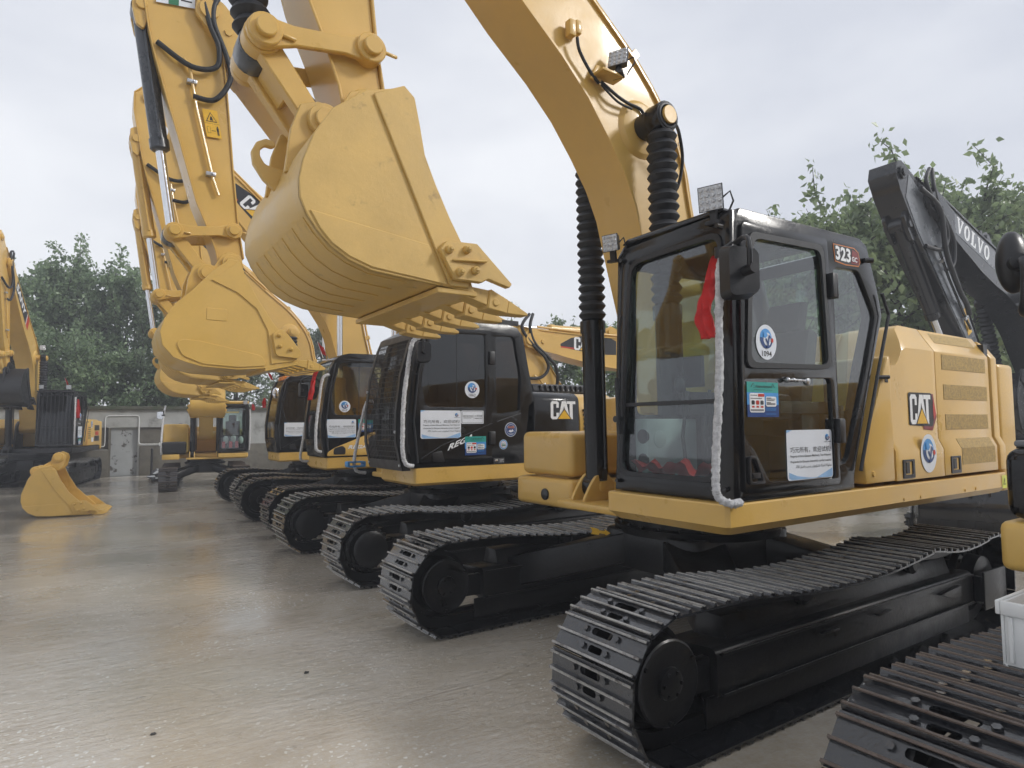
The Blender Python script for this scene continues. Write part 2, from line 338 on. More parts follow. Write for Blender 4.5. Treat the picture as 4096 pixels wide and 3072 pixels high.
def poster_sticker(parent, y, x0, x1, z0, z1):
    mb = MB(); L = lambda k: side(y, k); W = x1-x0; H = z1-z0; X = lambda a: x0+a*W; Z = lambda b: z0+b*H
    mb.mat(TEAL).sheet(rect(x0, x1, Z(.70), z1), L(0)); mb.mat(SKYB).sheet(rect(x0, x1, Z(.35), Z(.70)), L(0)); mb.mat(NAVY).sheet(rect(x0, x1, z0, Z(.35)), L(0))
    put_text(mb, '二手挖掘机质保服务承诺', L(1), X(.2), X(.8), Z(.83), Z(.90), INK, .01)
    put_text(mb, 'Used Excavator Warranty Service', L(1), X(.2), X(.8), Z(.76), Z(.79), INK, .01)
    mb.mat(INK)
    for s in (1, -1):
        c = .5-.33*s; mb.sheet([(X(c-.06*s), Z(.85)), (X(c+.02*s), Z(.97)), (X(c+.06*s), Z(.9)), (X(c+.02*s), Z(.94)), (X(c-.04*s), Z(.85))], L(1))
    mb.mat(WPR).sheet(rp(rect(X(.07), X(.54), Z(.13), Z(.68)), .015), L(1)); mb.sheet(rp(rect(X(.58), X(.92), Z(.30), Z(.59)), .015), L(1))
    mb.mat(REDP).sheet(rect(X(.33), X(.53), Z(.58), Z(.66)), L(2))
    for k, c in enumerate((INK, REDP, CYL)):
        mb.mat(c).sheet(rp(rect(X(.12+.14*k), X(.22+.14*k), Z(.35), Z(.47)), .008), L(2)); mb.mat(REDP).sheet(rect(X(.13+.14*k), X(.21+.14*k), Z(.265), Z(.315)), L(2))
    for a, b, z in ((.09, .3, .61), (.09, .45, .52), (.09, .5, .2), (.09, .5, .17), (.6, .75, .54), (.6, .88, .51), (.6, .85, .47), (.6, .73, .41), (.6, .88, .38), (.6, .88, .35)):
        mb.mat(INK).sheet(rect(X(a), X(b), Z(z), Z(z+.017)), L(2))
    for z in (.25, .22, .19, .08): mb.mat(SKYB).sheet(rect(X(.58), X(.9), Z(z), Z(z+.012)), L(1))
    return mb.build('poster_sticker', None, parent, fix=False, label='teal and blue poster sticker with red part pictures')
def warning_sticker(parent, y, f2=None):
    """yellow plate with a warning triangle above a keep-distance pictogram, unit box 0..1 x 0..2 mapped by f2(u, v, k)"""
    mb = MB(); L = lambda k: (lambda u, v: f2(u, v, k))
    mb.mat(YPR).sheet(rp(rect(0, 1, 0, 2), .04), L(0)); mb.mat(INK).sheet([(.12, 1.12), (.88, 1.12), (.5, 1.82)], L(1)); mb.mat(YPR).sheet([(.2, 1.17), (.8, 1.17), (.5, 1.73)], L(2))
    mb.mat(INK).sheet([(.4, 1.22), (.62, 1.22), (.55, 1.5), (.45, 1.5)], L(3)).sheet(rect(.0, 1, .985, 1.0), L(1))
    mb.sheet(rect(.12, .34, .3, .75), L(1)); mb.mat(YPR).sheet(rect(.14, .32, .32, .73), L(2)); mb.mat(INK).sheet(rect(.4, .66, .47, .51), L(1))
    mb.sheet(ell(.82, .8, .05, .05, 10), L(1)); mb.sheet(rect(.75, .89, .48, .74), L(1)); mb.sheet(rect(.76, .81, .2, .5), L(1)); mb.sheet(rect(.83, .88, .2, .5), L(1))
    return mb.build('warning_sticker', None, parent, fix=False)
def text_part(parent, s, y, x0, x1, z0, z1, m, bold=.03, shear=0, slope=0, name='lettering', sgn=-1):
    mb = MB(); put_text(mb, s, side(y, 1, sgn), x0, x1, z0, z1, m, bold, shear, slope)
    return mb.build(name, None, parent, fix=False)

# ------------------------------------------------------------ tracks
_MC = {}
def shoe_mesh(w, tip):
    k = ('shoe', w, tip.name)
    if k in _MC: return _MC[k]
    mb = MB(); h = w/2; mb.mat(STL)
    mb.map_plate([(-.098, -h), (.094, -h), (.094, h), (-.098, h)], [rp(rect(-.062, -.028, -.05, .05), .016, 2), rp(rect(.022, .058, -.075, .075), .017, 2)], lambda u, v, q: (u, v, q), 0, .012)
    for u, t in ((-.088, .030), (-.008, .034), (.074, .030)):
        mb.mat(STL).loft([(u-.011, -h, .011), (u+.011, -h, .011), (u+.006, -h, t-.003), (u-.006, -h, t-.003)], [(u-.011, h, .011), (u+.011, h, .011), (u+.006, h, t-.003), (u-.006, h, t-.003)])
        mb.mat(tip).loft([(u-.0065, -h, t-.003), (u+.0065, -h, t-.003), (u+.005, -h, t+.002), (u-.005, -h, t+.002)], [(u-.0065, h, t-.003), (u+.0065, h, t-.003), (u+.005, h, t+.002), (u-.005, h, t+.002)])
    mb.mat(STL)
    for u, v in ((-.045, .085), (-.045, -.085), (.04, .115), (.04, -.115)): mb.cyl((u, v, .010), (u, v, .026), .017, .015, 6)
    _MC[k] = mb.mesh('shoe'); return _MC[k]
def track(root, yc, w=.6, c=1.84, r=.352, z0=.388, tip=TIP, drive_front=False, out=-1, shoes=True, frame_detail=True, sag=.075):
    P = []
    zt = lambda x: z0+r-(sag*math.sin(math.pi*(x+1.3)/2.14) if -1.3 < x < .84 else (.045*math.sin(math.pi*(x-.84)/(c-.84)) if .84 <= x < c else 0))
    for x in np.linspace(-c, c, 90): P.append((x, zt(x)))
    P += [(c+r*math.sin(t), z0+r*math.cos(t)) for t in np.linspace(0, math.pi, 40)[1:]]
    for x in np.linspace(c, -c, 60)[1:]: P.append((x, z0-r))
    P += [(-c-r*math.sin(t), z0-r*math.cos(t)) for t in np.linspace(0, math.pi, 40)[1:-1]]
    P = np.array(P+[P[0]]); d = np.r_[0, np.cumsum(np.hypot(*np.diff(P, axis=0).T))]; Lt = d[-1]
    N = round(Lt/.19); at = lambda s: np.array([np.interp(s % Lt, d, P[:, 0]), np.interp(s % Lt, d, P[:, 1])])
    # chain links: two rails just inside the shoes
    mb = MB(); n = 120
    for ya, yb in ((yc-.10, yc-.055), (yc+.055, yc+.10)):
        R = []
        for k in range(n):
            s = Lt*k/n; p = at(s); t = at(s+.03)-at(s-.03); t /= np.hypot(*t); nn = np.array([-t[1], t[0]]); R.append((p-nn*.002, p-nn*.085))
        a = mb.pts([(q[0][0], ya, q[0][1]) for q in R]); b = mb.pts([(q[0][0], yb, q[0][1]) for q in R]); e = mb.pts([(q[1][0], yb, q[1][1]) for q in R]); g = mb.pts([(q[1][0], ya, q[1][1]) for q in R])
        for i in range(n):
            j = (i+1) % n
            for A, B in ((a, b), (b, e), (e, g), (g, a)): mb.face((A+i, A+j, B+j, B+i))
    trk = mb.build('track', FRM, root)
    if shoes:
        me = shoe_mesh(w, tip); off = .4*RNG.random()
        for k in range(N):
            s = Lt*(k+off)/N; p = at(s); t = at(s+.05)-at(s-.05); t /= np.hypot(*t); X = Vector((t[0], 0, t[1])); Z = Vector((-t[1], 0, t[0]))
            o = bpy.data.objects.new('shoe', me); COL.objects.link(o); o.parent = trk
            sc = Lt/N/.19
            o.matrix_local = Matrix(((X.x*sc, 0, Z.x, p[0]), (0, 1, 0, yc), (X.z*sc, 0, Z.z, p[1]), (0, 0, 0, 1)))
    # frame, rollers, idler, sprocket
    o = out; ya, yb = sorted((yc+o*.21, yc-o*.17)); yo = yc+o*.21
    mb = MB().mat(FRM).prismx(rp([(ya, .24), (yb, .24), (yb, .46), (ya+.03, .49), (ya, .46)], .02, 2), -1.5, 1.62)
    for z in (.455, .245): mb.box(-1.48, 1.6, min(yo, yo+o*.02), max(yo, yo+o*.02), z, z+.013).mat(TIP).box(-1.47, 1.59, min(yo+o*.014, yo+o*.021), max(yo+o*.014, yo+o*.021), z+.0125, z+.0165).mat(FRM)  # thin pale strips on the ledges paint in their wet highlight
    mb.box(-1.95, -1.4, yc-.16, yc-.11, .27, .44); mb.box(-1.95, -1.4, yc+.11, yc+.16, .27, .44)
    mb.prismx([(yc-.13, .45), (yc+.13, .45), (yc+.08, .60), (yc-.08, .60)], -1.3, 1.45)
    if frame_detail:
        for x in (-.55, .1): mb.box(x, x+.17, min(yo, yo+o*.035), max(yo, yo+o*.035), .40, .415)
        mb.prism([(1.0, .40), (1.34, .42), (1.34, .345), (1.2, .345)], min(yo-.002*o, yo+o*.03), max(yo-.002*o, yo+o*.03))
    mb.box(-1.58, 1.55, min(yo-.012*o, yo-.03*o), max(yo-.012*o, yo-.03*o), .10, .25)
    fr = mb.build('track_frame', None, root, bevel=.008)
    for x in np.linspace(-1.25, 1.35, 7):
        MB().rings([((x, yc-.15, .155), .07), ((x, yc-.13, .155), .105), ((x, yc-.06, .155), .105), ((x, yc-.05, .155), .085), ((x, yc+.05, .155), .085), ((x, yc+.06, .155), .105), ((x, yc+.13, .155), .105), ((x, yc+.15, .155), .07)], 14).build('track_roller', FRM, fr)
    for x in (-.55, .84): MB().rings([((x, yc-.15, .63), .05), ((x, yc-.13, .63), .075), ((x, yc+.13, .63), .075), ((x, yc+.15, .63), .05)], 12).build('carrier_roller', FRM, fr)
    xi, xs = (c, -c) if drive_front else (-c, c)
    mb = MB().rings([((xi, yc-.13, z0), .205), ((xi, yc-.05, z0), .23), ((xi, yc-.049, z0), .262), ((xi, yc+.049, z0), .262), ((xi, yc+.05, z0), .23), ((xi, yc+.13, z0), .205)], 32)
    for s in (-1, 1):
        mb.rings([((xi, yc+s*.12, z0), .205), ((xi, yc+s*.185, z0), .215), ((xi, yc+s*.192, z0), .205), ((xi, yc+s*.186, z0), .188), ((xi, yc+s*.182, z0), .17), ((xi, yc+s*.188, z0), .06)], 32, Vector((0, s, 0)))
        for k in range(3): a = .5+2.1*k; mb.cyl((xi+.196*math.cos(a), yc+s*.185, z0+.196*math.sin(a)), (xi+.196*math.cos(a), yc+s*.203, z0+.196*math.sin(a)), .013, None, 6)
        mb.rings([((xi, yc+s*.17, z0), .085), ((xi, yc+s*.205, z0), .08), ((xi, yc+s*.212, z0), .06)], 20, Vector((0, s, 0)))
        for k in range(6): a = k*1.047; mb.cyl((xi+.06*math.cos(a), yc+s*.205, z0+.06*math.sin(a)), (xi+.06*math.cos(a), yc+s*.222, z0+.06*math.sin(a)), .010, None, 6)
    mb.build('idler', FRM, fr)
    mb = MB(); g = []
    for k in range(42): a = 2*math.pi*k/42; g.append((xs+(.275 if k % 2 else .235)*math.cos(a), z0+(.275 if k % 2 else .235)*math.sin(a)))
    mb.prism(g, yc-.035, yc+.035); s = o
    mb.rings([((xs, yc, z0), .235), ((xs, yc+s*.09, z0), .235), ((xs, yc+s*.1, z0), .20), ((xs, yc+s*.2, z0), .19), ((xs, yc+s*.215, z0), .16)], 28)
    for k in range(16): a = 2*math.pi*k/16; mb.cyl((xs+.215*math.cos(a), yc+s*.085, z0+.215*math.sin(a)), (xs+.215*math.cos(a), yc+s*.108, z0+.215*math.sin(a)), .015, None, 6)
    mb.box(xs-.02, xs+.38 if xs < 0 else xs+.02, yc-.13, yc+.13, .3, .47) if xs < 0 else mb.box(xs-.38, xs+.02, yc-.13, yc+.13, .3, .47)
    mb.build('sprocket', FRM, fr)
    return trk
def undercarriage(root, g=1.19, w=.6, detail=True, **k):
    track(root, -g, w, out=-1, **k); track(root, g, w, out=-1 if k.get('drive_front') is None else -1, **k)
    mb = MB().prismz(rp([(-.62, -.5), (.62, -.5), (.62, .5), (-.62, .5)], .15), .52, .82)
    for sx in (-1, 1):
        for sy in (-1, 1):
            mb.loft([(sx*.2, sy*.45, .80), (sx*.62, sy*.2, .80), (sx*.62, sy*.2, .56), (sx*.2, sy*.45, .56)], [(sx*.75, sy*(g-.1), .55), (sx*1.2, sy*(g-.1), .53), (sx*1.2, sy*(g-.1), .26), (sx*.75, sy*(g-.1), .26)])
    mb.build('car_body', FRM, root, bevel=.02)
    mb = MB().rings([((0, 0, .80), .66), ((0, 0, .86), .68), ((0, 0, .87), .60), ((0, 0, 1.0), .60), ((0, 0, 1.01), .66), ((0, 0, 1.06), .66)], 36)
    for k in range(24): a = 2*math.pi*k/24; mb.cyl((.635*math.cos(a), .635*math.sin(a), .86), (.635*math.cos(a), .635*math.sin(a), .885), .014, None, 6)
    mb.build('turntable', FRM, root)

# ------------------------------------------------------------ boom, stick, bucket (drawn in one parked pose, swung by two angles)
FT = (.05, 1.8); TP = (-3.28, 6.36); SP = (-3.0, 3.52); KP = (-3.25, 3.375); PP = (-3.57, 3.80); JP = (-2.98, 3.89); UP = (-3.93, 6.25)
BP = (-.76, 3.98); BF = (-.72, 1.17); AB = (-1.55, 5.28); AS = (-3.78, 6.93)
BOOM_LO = [(-.36, 1.78), (-.5, 2.2), (-.62, 2.6), (-.76, 3.1), (-.83, 3.36), (-.94, 3.6), (-1.1, 3.84), (-1.29, 4.09), (-1.53, 4.33), (-1.88, 4.62), (-2.22, 4.95), (-2.7, 5.50), (-3.08, 5.94), (-3.33, 6.22)]
BOOM_UP = [(.26, 1.92), (.08, 2.4), (-.1, 2.9), (-.21, 3.34), (-.25, 3.52), (-.29, 3.74), (-.39, 3.99), (-.51, 4.17), (-.65, 4.34), (-.84, 4.53), (-1.03, 4.68), (-1.31, 4.90), (-1.9, 5.40), (-2.5, 5.92), (-3.0, 6.36), (-3.18, 6.5)]
STICK = [(-3.11, 3.50), (-3.14, 3.65), (-3.23, 3.9), (-3.35, 4.18), (-3.52, 4.79), (-3.64, 5.2), (-3.78, 5.7), (-3.85, 6.0), (-3.90, 6.3), (-3.97, 6.7), (-3.97, 6.98), (-3.85, 7.1), (-3.68, 7.08), (-3.42, 6.75), (-3.14, 6.50), (-3.09, 6.36), (-3.13, 6.1), (-3.11, 5.8), (-3.06, 5.29), (-3.0, 4.62), (-2.93, 3.95), (-2.87, 3.6), (-2.90, 3.45), (-3.0, 3.40)]
def rot_about(p, a): return Matrix.Translation((p[0], 0, p[1])) @ Matrix.Rotation(a, 4, 'Y') @ Matrix.Translation((-p[0], 0, -p[1]))
def apply(M, p): q = M @ Vector((p[0], 0, p[1])); return (q.x, q.z)
def cached(key, fn):
    if key not in _MC: _MC[key] = fn()
    return _MC[key]
def boot(mb, p0, p1, r, n=16, pitch=.075):
    p0 = Vector(p0); p1 = Vector(p1); L = (p1-p0).length; k = int(L/pitch); R = []
    for i in range(k):
        for a, q in ((0, .78), (.28, .95), (.5, 1.04), (.72, .95)): R.append((p0.lerp(p1, (i+a)/k), r*q))
    R.append((p1, r*.78)); return mb.rings(R, n)
def cylinder(parent, a, b, y, r, barrel=.55, boots=False, mb_=None, mr=None, name='hydraulic_cylinder', flip=False, barrel_mat=None, eye=.09):
    """hydraulic cylinder from a (barrel eye) to b (rod eye)"""
    A = Vector((a[0], y, a[1])); B = Vector((b[0], y, b[1])); d = (B-A).normalized(); bm_ = barrel_mat or BLK
    mb = MB().mat(bm_); e = A.lerp(B, barrel)
    mb.cyl((A.x, y-eye, A.z), (A.x, y+eye, A.z), r*1.15, None, 18); mb.rings([(A+d*r*.5, r*.95), (A+d*r*1.2, r), (e-d*.12, r), (e-d*.12, r*1.13), (e-d*.02, r*1.13), (e, r*.9)], 20)
    o = mb.build(name, None, parent, ang=35)
    m2 = MB(); ey = eye if boots else eye
    if boots: boot(m2, e, B-d*r*1.1, r*1.18); m2.build('rubber_boot', RUB, o, ang=25)
    else: m2.cyl(e, B-d*r*.5, r*.55, None, 16).build('rod', CHR, o)
    MB().cyl((B.x, y-ey, B.z), (B.x, y+ey, B.z), r*1.2, None, 18).build('rod_eye', bm_, o, bevel=.006)
    MB().tube([A+d*.15+Vector((0, -r*1.2, 0)), A.lerp(e, .5)+Vector((0, -r*1.25, 0)), e-d*.1+Vector((0, -r*1.25, 0))], .014, 6).build('oil_pipe', bm_, o)
    return o
def pinboss(mb, p, y0, y1, r, cap=.6):
    mb.cyl((p[0], y0, p[1]), (p[0], y1, p[1]), r, None, 22)
    s = -1 if y0 < y1 else 1
    mb.cyl((p[0], y0-.02, p[1]), (p[0], y1+.02, p[1]), r*cap, None, 18)
    return mb
CUT_A = [(-2.76, 2.63), (-2.72, 2.68), (-2.53, 2.69), (-2.30, 2.49), (-2.32, 2.465), (-2.46, 2.50), (-2.50, 2.475), (-2.67, 2.475)]; BOLT_A = [(-2.71, 2.63), (-2.60, 2.645), (-2.645, 2.515), (-2.55, 2.535)]
EAR_A = [(-3.46, 3.05), (-3.43, 3.3), (-3.38, 3.45), (-3.28, 3.49), (-3.17, 3.47), (-3.1, 3.6), (-3.0, 3.645), (-2.9, 3.61), (-2.87, 3.5), (-2.9, 3.36), (-3.05, 3.2), (-3.2, 3.12)]
sh = lambda P, dx, dz: [(x+dx, z+dz) for x, z in P]
BK = {'A': dict(w=1.26, W=[(-3.02, 3.46), (-3.16, 3.41), (-3.33, 3.27), (-3.42, 3.12), (-3.47, 2.98), (-3.49, 2.88), (-3.485, 2.79), (-3.45, 2.71), (-3.40, 2.64), (-3.33, 2.57), (-3.24, 2.515), (-3.12, 2.475), (-2.9, 2.455), (-2.67, 2.44), (-2.52, 2.425)],
                F=[(-2.56, 2.56), (-2.61, 2.70), (-2.68, 2.82), (-2.77, 3.0), (-2.83, 3.14), (-2.86, 3.3), (-2.89, 3.44), (-2.95, 3.49)], bar=[(-3.12, 3.40), (-2.79, 2.68), (-2.68, 2.445)], tip=(-2.13, 2.345)),
      'B': dict(w=1.02, W=[(-3.06, 3.50), (-3.22, 3.36), (-3.42, 3.12), (-3.57, 2.97), (-3.67, 2.8), (-3.705, 2.67), (-3.68, 2.53), (-3.58, 2.41), (-3.45, 2.36), (-3.31, 2.325), (-2.96, 2.305), (-2.68, 2.33), (-2.35, 2.405)],
                F=[(-2.36, 2.50), (-2.47, 2.66), (-2.6, 2.83), (-2.78, 3.1), (-2.92, 3.37), (-2.97, 3.49)], bar=[(-3.24, 3.25), (-2.98, 3.14), (-2.78, 2.98), (-2.66, 2.75), (-2.62, 2.38)], tip=(-2.0, 2.36)),
      'G': dict(w=1.04, W=[(-4.80, .97), (-4.97, .93), (-5.06, .83), (-5.12, .74), (-5.17, .6), (-5.22, .45), (-5.225, .31), (-5.19, .19), (-5.11, .09), (-4.98, .022), (-4.75, .004), (-4.43, .004), (-4.14, .02)], F=[(-4.14, .1), (-4.30, .27), (-4.48, .46), (-4.62, .71), (-4.70, .90)], bar=[(-4.93, .90), (-4.69, .48), (-4.45, .18), (-4.39, .014)], tip=(-3.84, .028))}
EAR_G = [(-5.12, .72), (-5.13, .86), (-5.08, .93), (-4.99, .94), (-4.82, 1.05), (-4.79, 1.17), (-4.70, 1.225), (-4.60, 1.18), (-4.575, 1.1), (-4.61, .94), (-4.68, .86), (-4.85, .85)]
def bucket(parent, kind, M=Matrix(), m=YELOLD, name='bucket', teeth=5, strips=True, root=None):
    """bucket shell as the part (or the thing itself), with teeth, cutters and wear strips below it"""
    D = BK[kind]; w = D['w']; h = w/2; W = D['W']; side_poly = W+D['F']
    def shell():
        mb = MB().mat(m)
        for s in (-1, 1):
            mb.prism(side_poly, s*h, s*(h-.028))
            bar = D['bar']+[p for p in D['F']]+[]; lo = {'A': [(-2.56, 2.445)], 'B': [(-2.38, 2.42)], 'G': [(-4.17, .024)]}[kind]
            mb.prism(D['bar']+lo+D['F'], s*(h+.016), s*(h-.001))
            if kind == 'A': mb.prism([(-3.44, 2.735), (-2.80, 2.655), (-2.69, 2.448), (-3.12, 2.49), (-3.24, 2.53), (-3.33, 2.585), (-3.39, 2.65)], s*(h+.009), s*(h-.001))
            elif kind == 'G': mb.prism([(-5.205, .22), (-4.50, .24), (-4.40, .016), (-4.75, .012), (-4.98, .03), (-5.11, .10)], s*(h+.007), s*(h-.001))
            else:
                mb.prism(rp([(-3.56, 2.56), (-3.5, 2.6), (-3.35, 2.595), (-2.72, 2.47), (-2.66, 2.36), (-2.96, 2.33), (-3.3, 2.35), (-3.5, 2.43)], .05), s*(h+.014), s*(h-.001))
                mb.prism(rect(-3.28, -3.08, 2.82, 2.95, .01), s*(h+.006), s*(h-.001))
            yo = s*(h+.02)
            # ears carry the two pins
            ear = EAR_G if kind == 'G' else EAR_A
            mb.prism(ear, s*.235, s*.20)
            for p in (((-5.05, .86), (-4.70, 1.12)) if kind == 'G' else (KP, SP)): mb.cyl((p[0], s*.175, p[1]), (p[0], s*.275, p[1]), .095, None, 22); mb.cyl((p[0], s*.27, p[1]), (p[0], s*.30, p[1]), .062, None, 18)
        mb.strip(W, -h+.002, h-.002, .03)
        if kind == 'G': mb.box(-4.42, -4.13, -h, h, .0, .03)
        elif kind == 'A': mb.box(-2.75, -2.50, -h, h, 2.405, 2.435)
        else: mb.loft([(-2.68, -h, 2.30), (-2.33, -h, 2.385), (-2.33, -h, 2.42), (-2.68, -h, 2.335)], [(-2.68, h, 2.30), (-2.33, h, 2.385), (-2.33, h, 2.42), (-2.68, h, 2.335)])
        # lifting hook on the back
        hk = [(-3.42, 2.99), (-3.52, 3.07), (-3.575, 3.15), (-3.585, 3.22), (-3.56, 3.275), (-3.51, 3.305), (-3.465, 3.30), (-3.455, 3.275), (-3.475, 3.262), (-3.512, 3.265), (-3.54, 3.235), (-3.54, 3.20), (-3.515, 3.16), (-3.47, 3.145), (-3.40, 3.15)]
        if kind == 'A': mb.prism(hk, -.02, .02)
        return mb.mesh(name, None, bevel=.006, seg=1)
    me = cached(('bk', kind, m.name), shell)
    b = obj(name, me, parent)
    if parent is not None: b.matrix_local = M
    tx, tz = D['tip']; bx, bz = {'A': (-2.56, 2.42), 'B': (-2.36, 2.40), 'G': (-4.19, .035)}[kind]
    def tooth():
        mb = MB().mat(m); d = Vector((tx-bx, 0, tz-bz)); L = d.length; d.normalize(); u = Vector((-d.z, 0, d.x)) if d.x > 0 else Vector((d.z, 0, -d.x)); O = Vector((bx, 0, bz))-d*.06
        def ring(t, hw, hz0, hz1): c = O+d*t; return [c+Vector((0, -hw, 0))+u*hz0, c+Vector((0, hw, 0))+u*hz0, c+Vector((0, hw, 0))+u*hz1, c+Vector((0, -hw, 0))+u*hz1]
        R = [(.03, .05, -.012, .045), (.2, .055, -.03, .06), (.205, .064, -.045, .068), (.34, .055, -.04, .04), (L+.06, .036, -.012, .004)]
        for a, c in zip(R, R[1:]): mb.loft(ring(*a), ring(*c))
        c = O+d*.25; mb.cyl(c+Vector((0, -.07, 0)), c+Vector((0, .07, 0)), .022, None, 12)
        return mb.mesh('tooth', None, bevel=.006, seg=1)
    tm = cached(('tooth', kind, m.name), tooth)
    for k in range(teeth): o = obj('tooth', tm, b); o.location = (0, -h+.07+(w-.14)*k/(teeth-1), 0)
    def cutter(s):
        mb = MB().mat(m)
        P = CUT_A if kind == 'A' else sh(CUT_A, -1.66, -2.41) if kind == 'G' else rp([(-2.58, 2.47), (-2.62, 2.72), (-2.52, 2.78), (-2.42, 2.68), (-2.30, 2.52), (-2.33, 2.45)], .04)
        mb.prism(P, s*(h+.055), s*(h+.014)); B4 = BOLT_A if kind == 'A' else sh(BOLT_A, -1.66, -2.41) if kind == 'G' else [(-2.55, 2.7), (-2.54, 2.58), (-2.42, 2.55)]
        for x, z in B4: mb.cyl((x, s*(h+.05), z), (x, s*(h+.085), z), .026, .022, 8); mb.cyl((x, s*(h+.05), z), (x, s*(h+.10), z), .013, None, 8)
        if kind == 'A': mb.loft([(-2.69, s*(h+.055), 2.585), (-2.48, s*(h+.055), 2.60), (-2.48, s*(h+.085), 2.598), (-2.69, s*(h+.07), 2.58)], [(-2.69, s*(h+.055), 2.57), (-2.48, s*(h+.055), 2.585), (-2.48, s*(h+.085), 2.585), (-2.69, s*(h+.07), 2.57)])
        return mb.mesh('side_cutter', None, bevel=.005, seg=1)
    for s in (-1, 1): obj('side_cutter', cached(('cut', kind, m.name, s), lambda: cutter(s)), b)
    if strips:
        i0, i1 = (7, 13) if kind == 'A' else (4, 11)
        def ws():
            d = W[i0:i1]; mb = MB().mat(m); q = [(x, z) for x, z in d]; mb.strip(q, -.06, .06, -.005); return mb.mesh('wear_strip', None)
        sm = cached(('ws', kind, m.name), ws)
        for k in range(6): o = obj('wear_strip', sm, b); o.location = (0, -h+.12+(w-.24)*k/5, 0)
    return b
def arm(R, m=YEL, boots=(False, False), bk='A', bm_=YELOLD, da=0, ds=0, barrel=BLK, hoses=True, s_off=(0, 0), teeth=5, key='', nobucket=False):
    """boom, stick, linkage, cylinders and bucket of one machine"""
    Mb = rot_about(FT, da); T2 = apply(Mb, TP); Ms = Matrix.Translation((T2[0]-TP[0], 0, T2[1]-TP[1])) @ rot_about(TP, da+ds)
    def boom_me():
        mb = MB().mat(m); P = BOOM_LO+list(reversed(BOOM_UP)); mb.prism(P, -.205, .205)
        mb.strip(BOOM_LO, -.228, .228, .022); mb.strip(list(reversed(BOOM_UP)), -.228, .228, .022)
        pinboss(mb, FT, -.34, .34, .17); pinboss(mb, BP, -.50, .50, .085, .8)
        for s in (-1, 1):
            mb.prism(rp([(-3.43, 6.30), (-3.40, 6.46), (-3.28, 6.53), (-3.14, 6.50), (-2.72, 6.0), (-2.9, 5.7)], .06), s*.255, s*.20)
            mb.cyl((BP[0], s*.2, BP[1]), (BP[0], s*.235, BP[1]), .24, .2, 26); mb.cyl((TP[0], s*.25, TP[1]), (TP[0], s*.285, TP[1]), .105, None, 20); mb.cyl((-3.08, s*.25, 6.16), (-3.08, s*.275, 6.16), .045, None, 6)
        mb.prism([(-1.3, 4.9), (-1.35, 5.2), (-1.45, 5.36), (-1.62, 5.38), (-1.7, 5.25), (-1.85, 5.37)], -.14, -.10); mb.prism([(-1.3, 4.9), (-1.35, 5.2), (-1.45, 5.36), (-1.62, 5.38), (-1.7, 5.25), (-1.85, 5.37)], .10, .14)
        mb.cyl((AB[0], -.18, AB[1]), (AB[0], .18, AB[1]), .06, None, 16)
        return mb.mesh('boom', None, bevel=.007, seg=1, ang=30)
    boom = obj('boom', cached(('boom', m.name), boom_me), R); boom.matrix_local = Mb
    def pipes(y, lift, i0, i1):
        P = []
        for i in range(i0, i1):
            a, b = Vector(BOOM_UP[max(i-1, 0)]), Vector(BOOM_UP[min(i+1, len(BOOM_UP)-1)]); d = (b-a).normalized(); q = Vector(BOOM_UP[i])+Vector((d.y, -d.x))*lift; P.append((q.x, y, q.y))
        return catmull(P, 3)
    for y, lift, i0, i1 in ((-.17, .075, 2, 15), (-.06, .07, 2, 14), (.12, .07, 2, 14)):
        o = obj('boom_pipe', cached(('bp', m.name, y), lambda: MB().tube(pipes(y, lift, i0, i1), .02, 8).mesh('boom_pipe', m)), boom)
    def clamps():
        mb = MB().mat(m)
        for i in (3, 6, 9, 12):
            a, b = Vector(BOOM_UP[i-1]), Vector(BOOM_UP[i+1]); d = (b-a).normalized(); n_ = Vector((d.y, -d.x)); c = Vector(BOOM_UP[i]); 
            for y0, y1 in ((-.21, -.02), (.08, .16)):
                A = c-d*.035; B = c+d*.035; mb.loft([(A.x, y0, A.y), (B.x, y0, B.y), (B.x+n_.x*.105, y0, B.y+n_.y*.105), (A.x+n_.x*.105, y0, A.y+n_.y*.105)], [(A.x, y1, A.y), (B.x, y1, B.y), (B.x+n_.x*.105, y1, B.y+n_.y*.105), (A.x+n_.x*.105, y1, A.y+n_.y*.105)])
        return mb.mesh('pipe_clamp', None, bevel=.004, seg=1)
    obj('pipe_clamp', cached(('pc', m.name), clamps), boom)
    def stick_me():
        mb = MB().mat(m); mb.prism(STICK, -.165, .165)
        mb.strip(STICK[0:12], -.185, .185, .018); mb.strip(STICK[13:22], -.185, .185, .018)
        pinboss(mb, JP, -.195, .195, .085); pinboss(mb, AS, -.2, .2, .09); pinboss(mb, TP, -.19, .19, .13)
        for s in (-1, 1): mb.prism(rp([(-3.9, 5.98), (-3.98, 6.02), (-4.02, 6.2), (-4.02, 6.4), (-3.92, 6.45), (-3.85, 6.2)], .03), s*.15, s*.10); mb.cyl((UP[0], s*.08, UP[1]), (UP[0], s*.175, UP[1]), .06, None, 14)
        mb.prism(rp([(-3.13, 3.48), (-3.05, 3.66), (-2.94, 3.64), (-2.88, 3.5), (-2.98, 3.39)], .05), -.2, .2)
        return mb.mesh('stick', None, bevel=.006, seg=1, ang=30)
    st = obj('stick', cached(('stick', m.name), stick_me), R); st.matrix_local = Ms
    # pipe run and clamps on the near face of the stick
    obj('stick_pipe', cached(('sp', m.name), lambda: MB().tube([(-3.52, -.20, 5.75), (-3.46, -.215, 5.66), (-3.38, -.205, 5.2), (-3.20, -.205, 4.45), (-3.14, -.20, 4.28)], .018, 8).mesh('stick_pipe', m)), st)
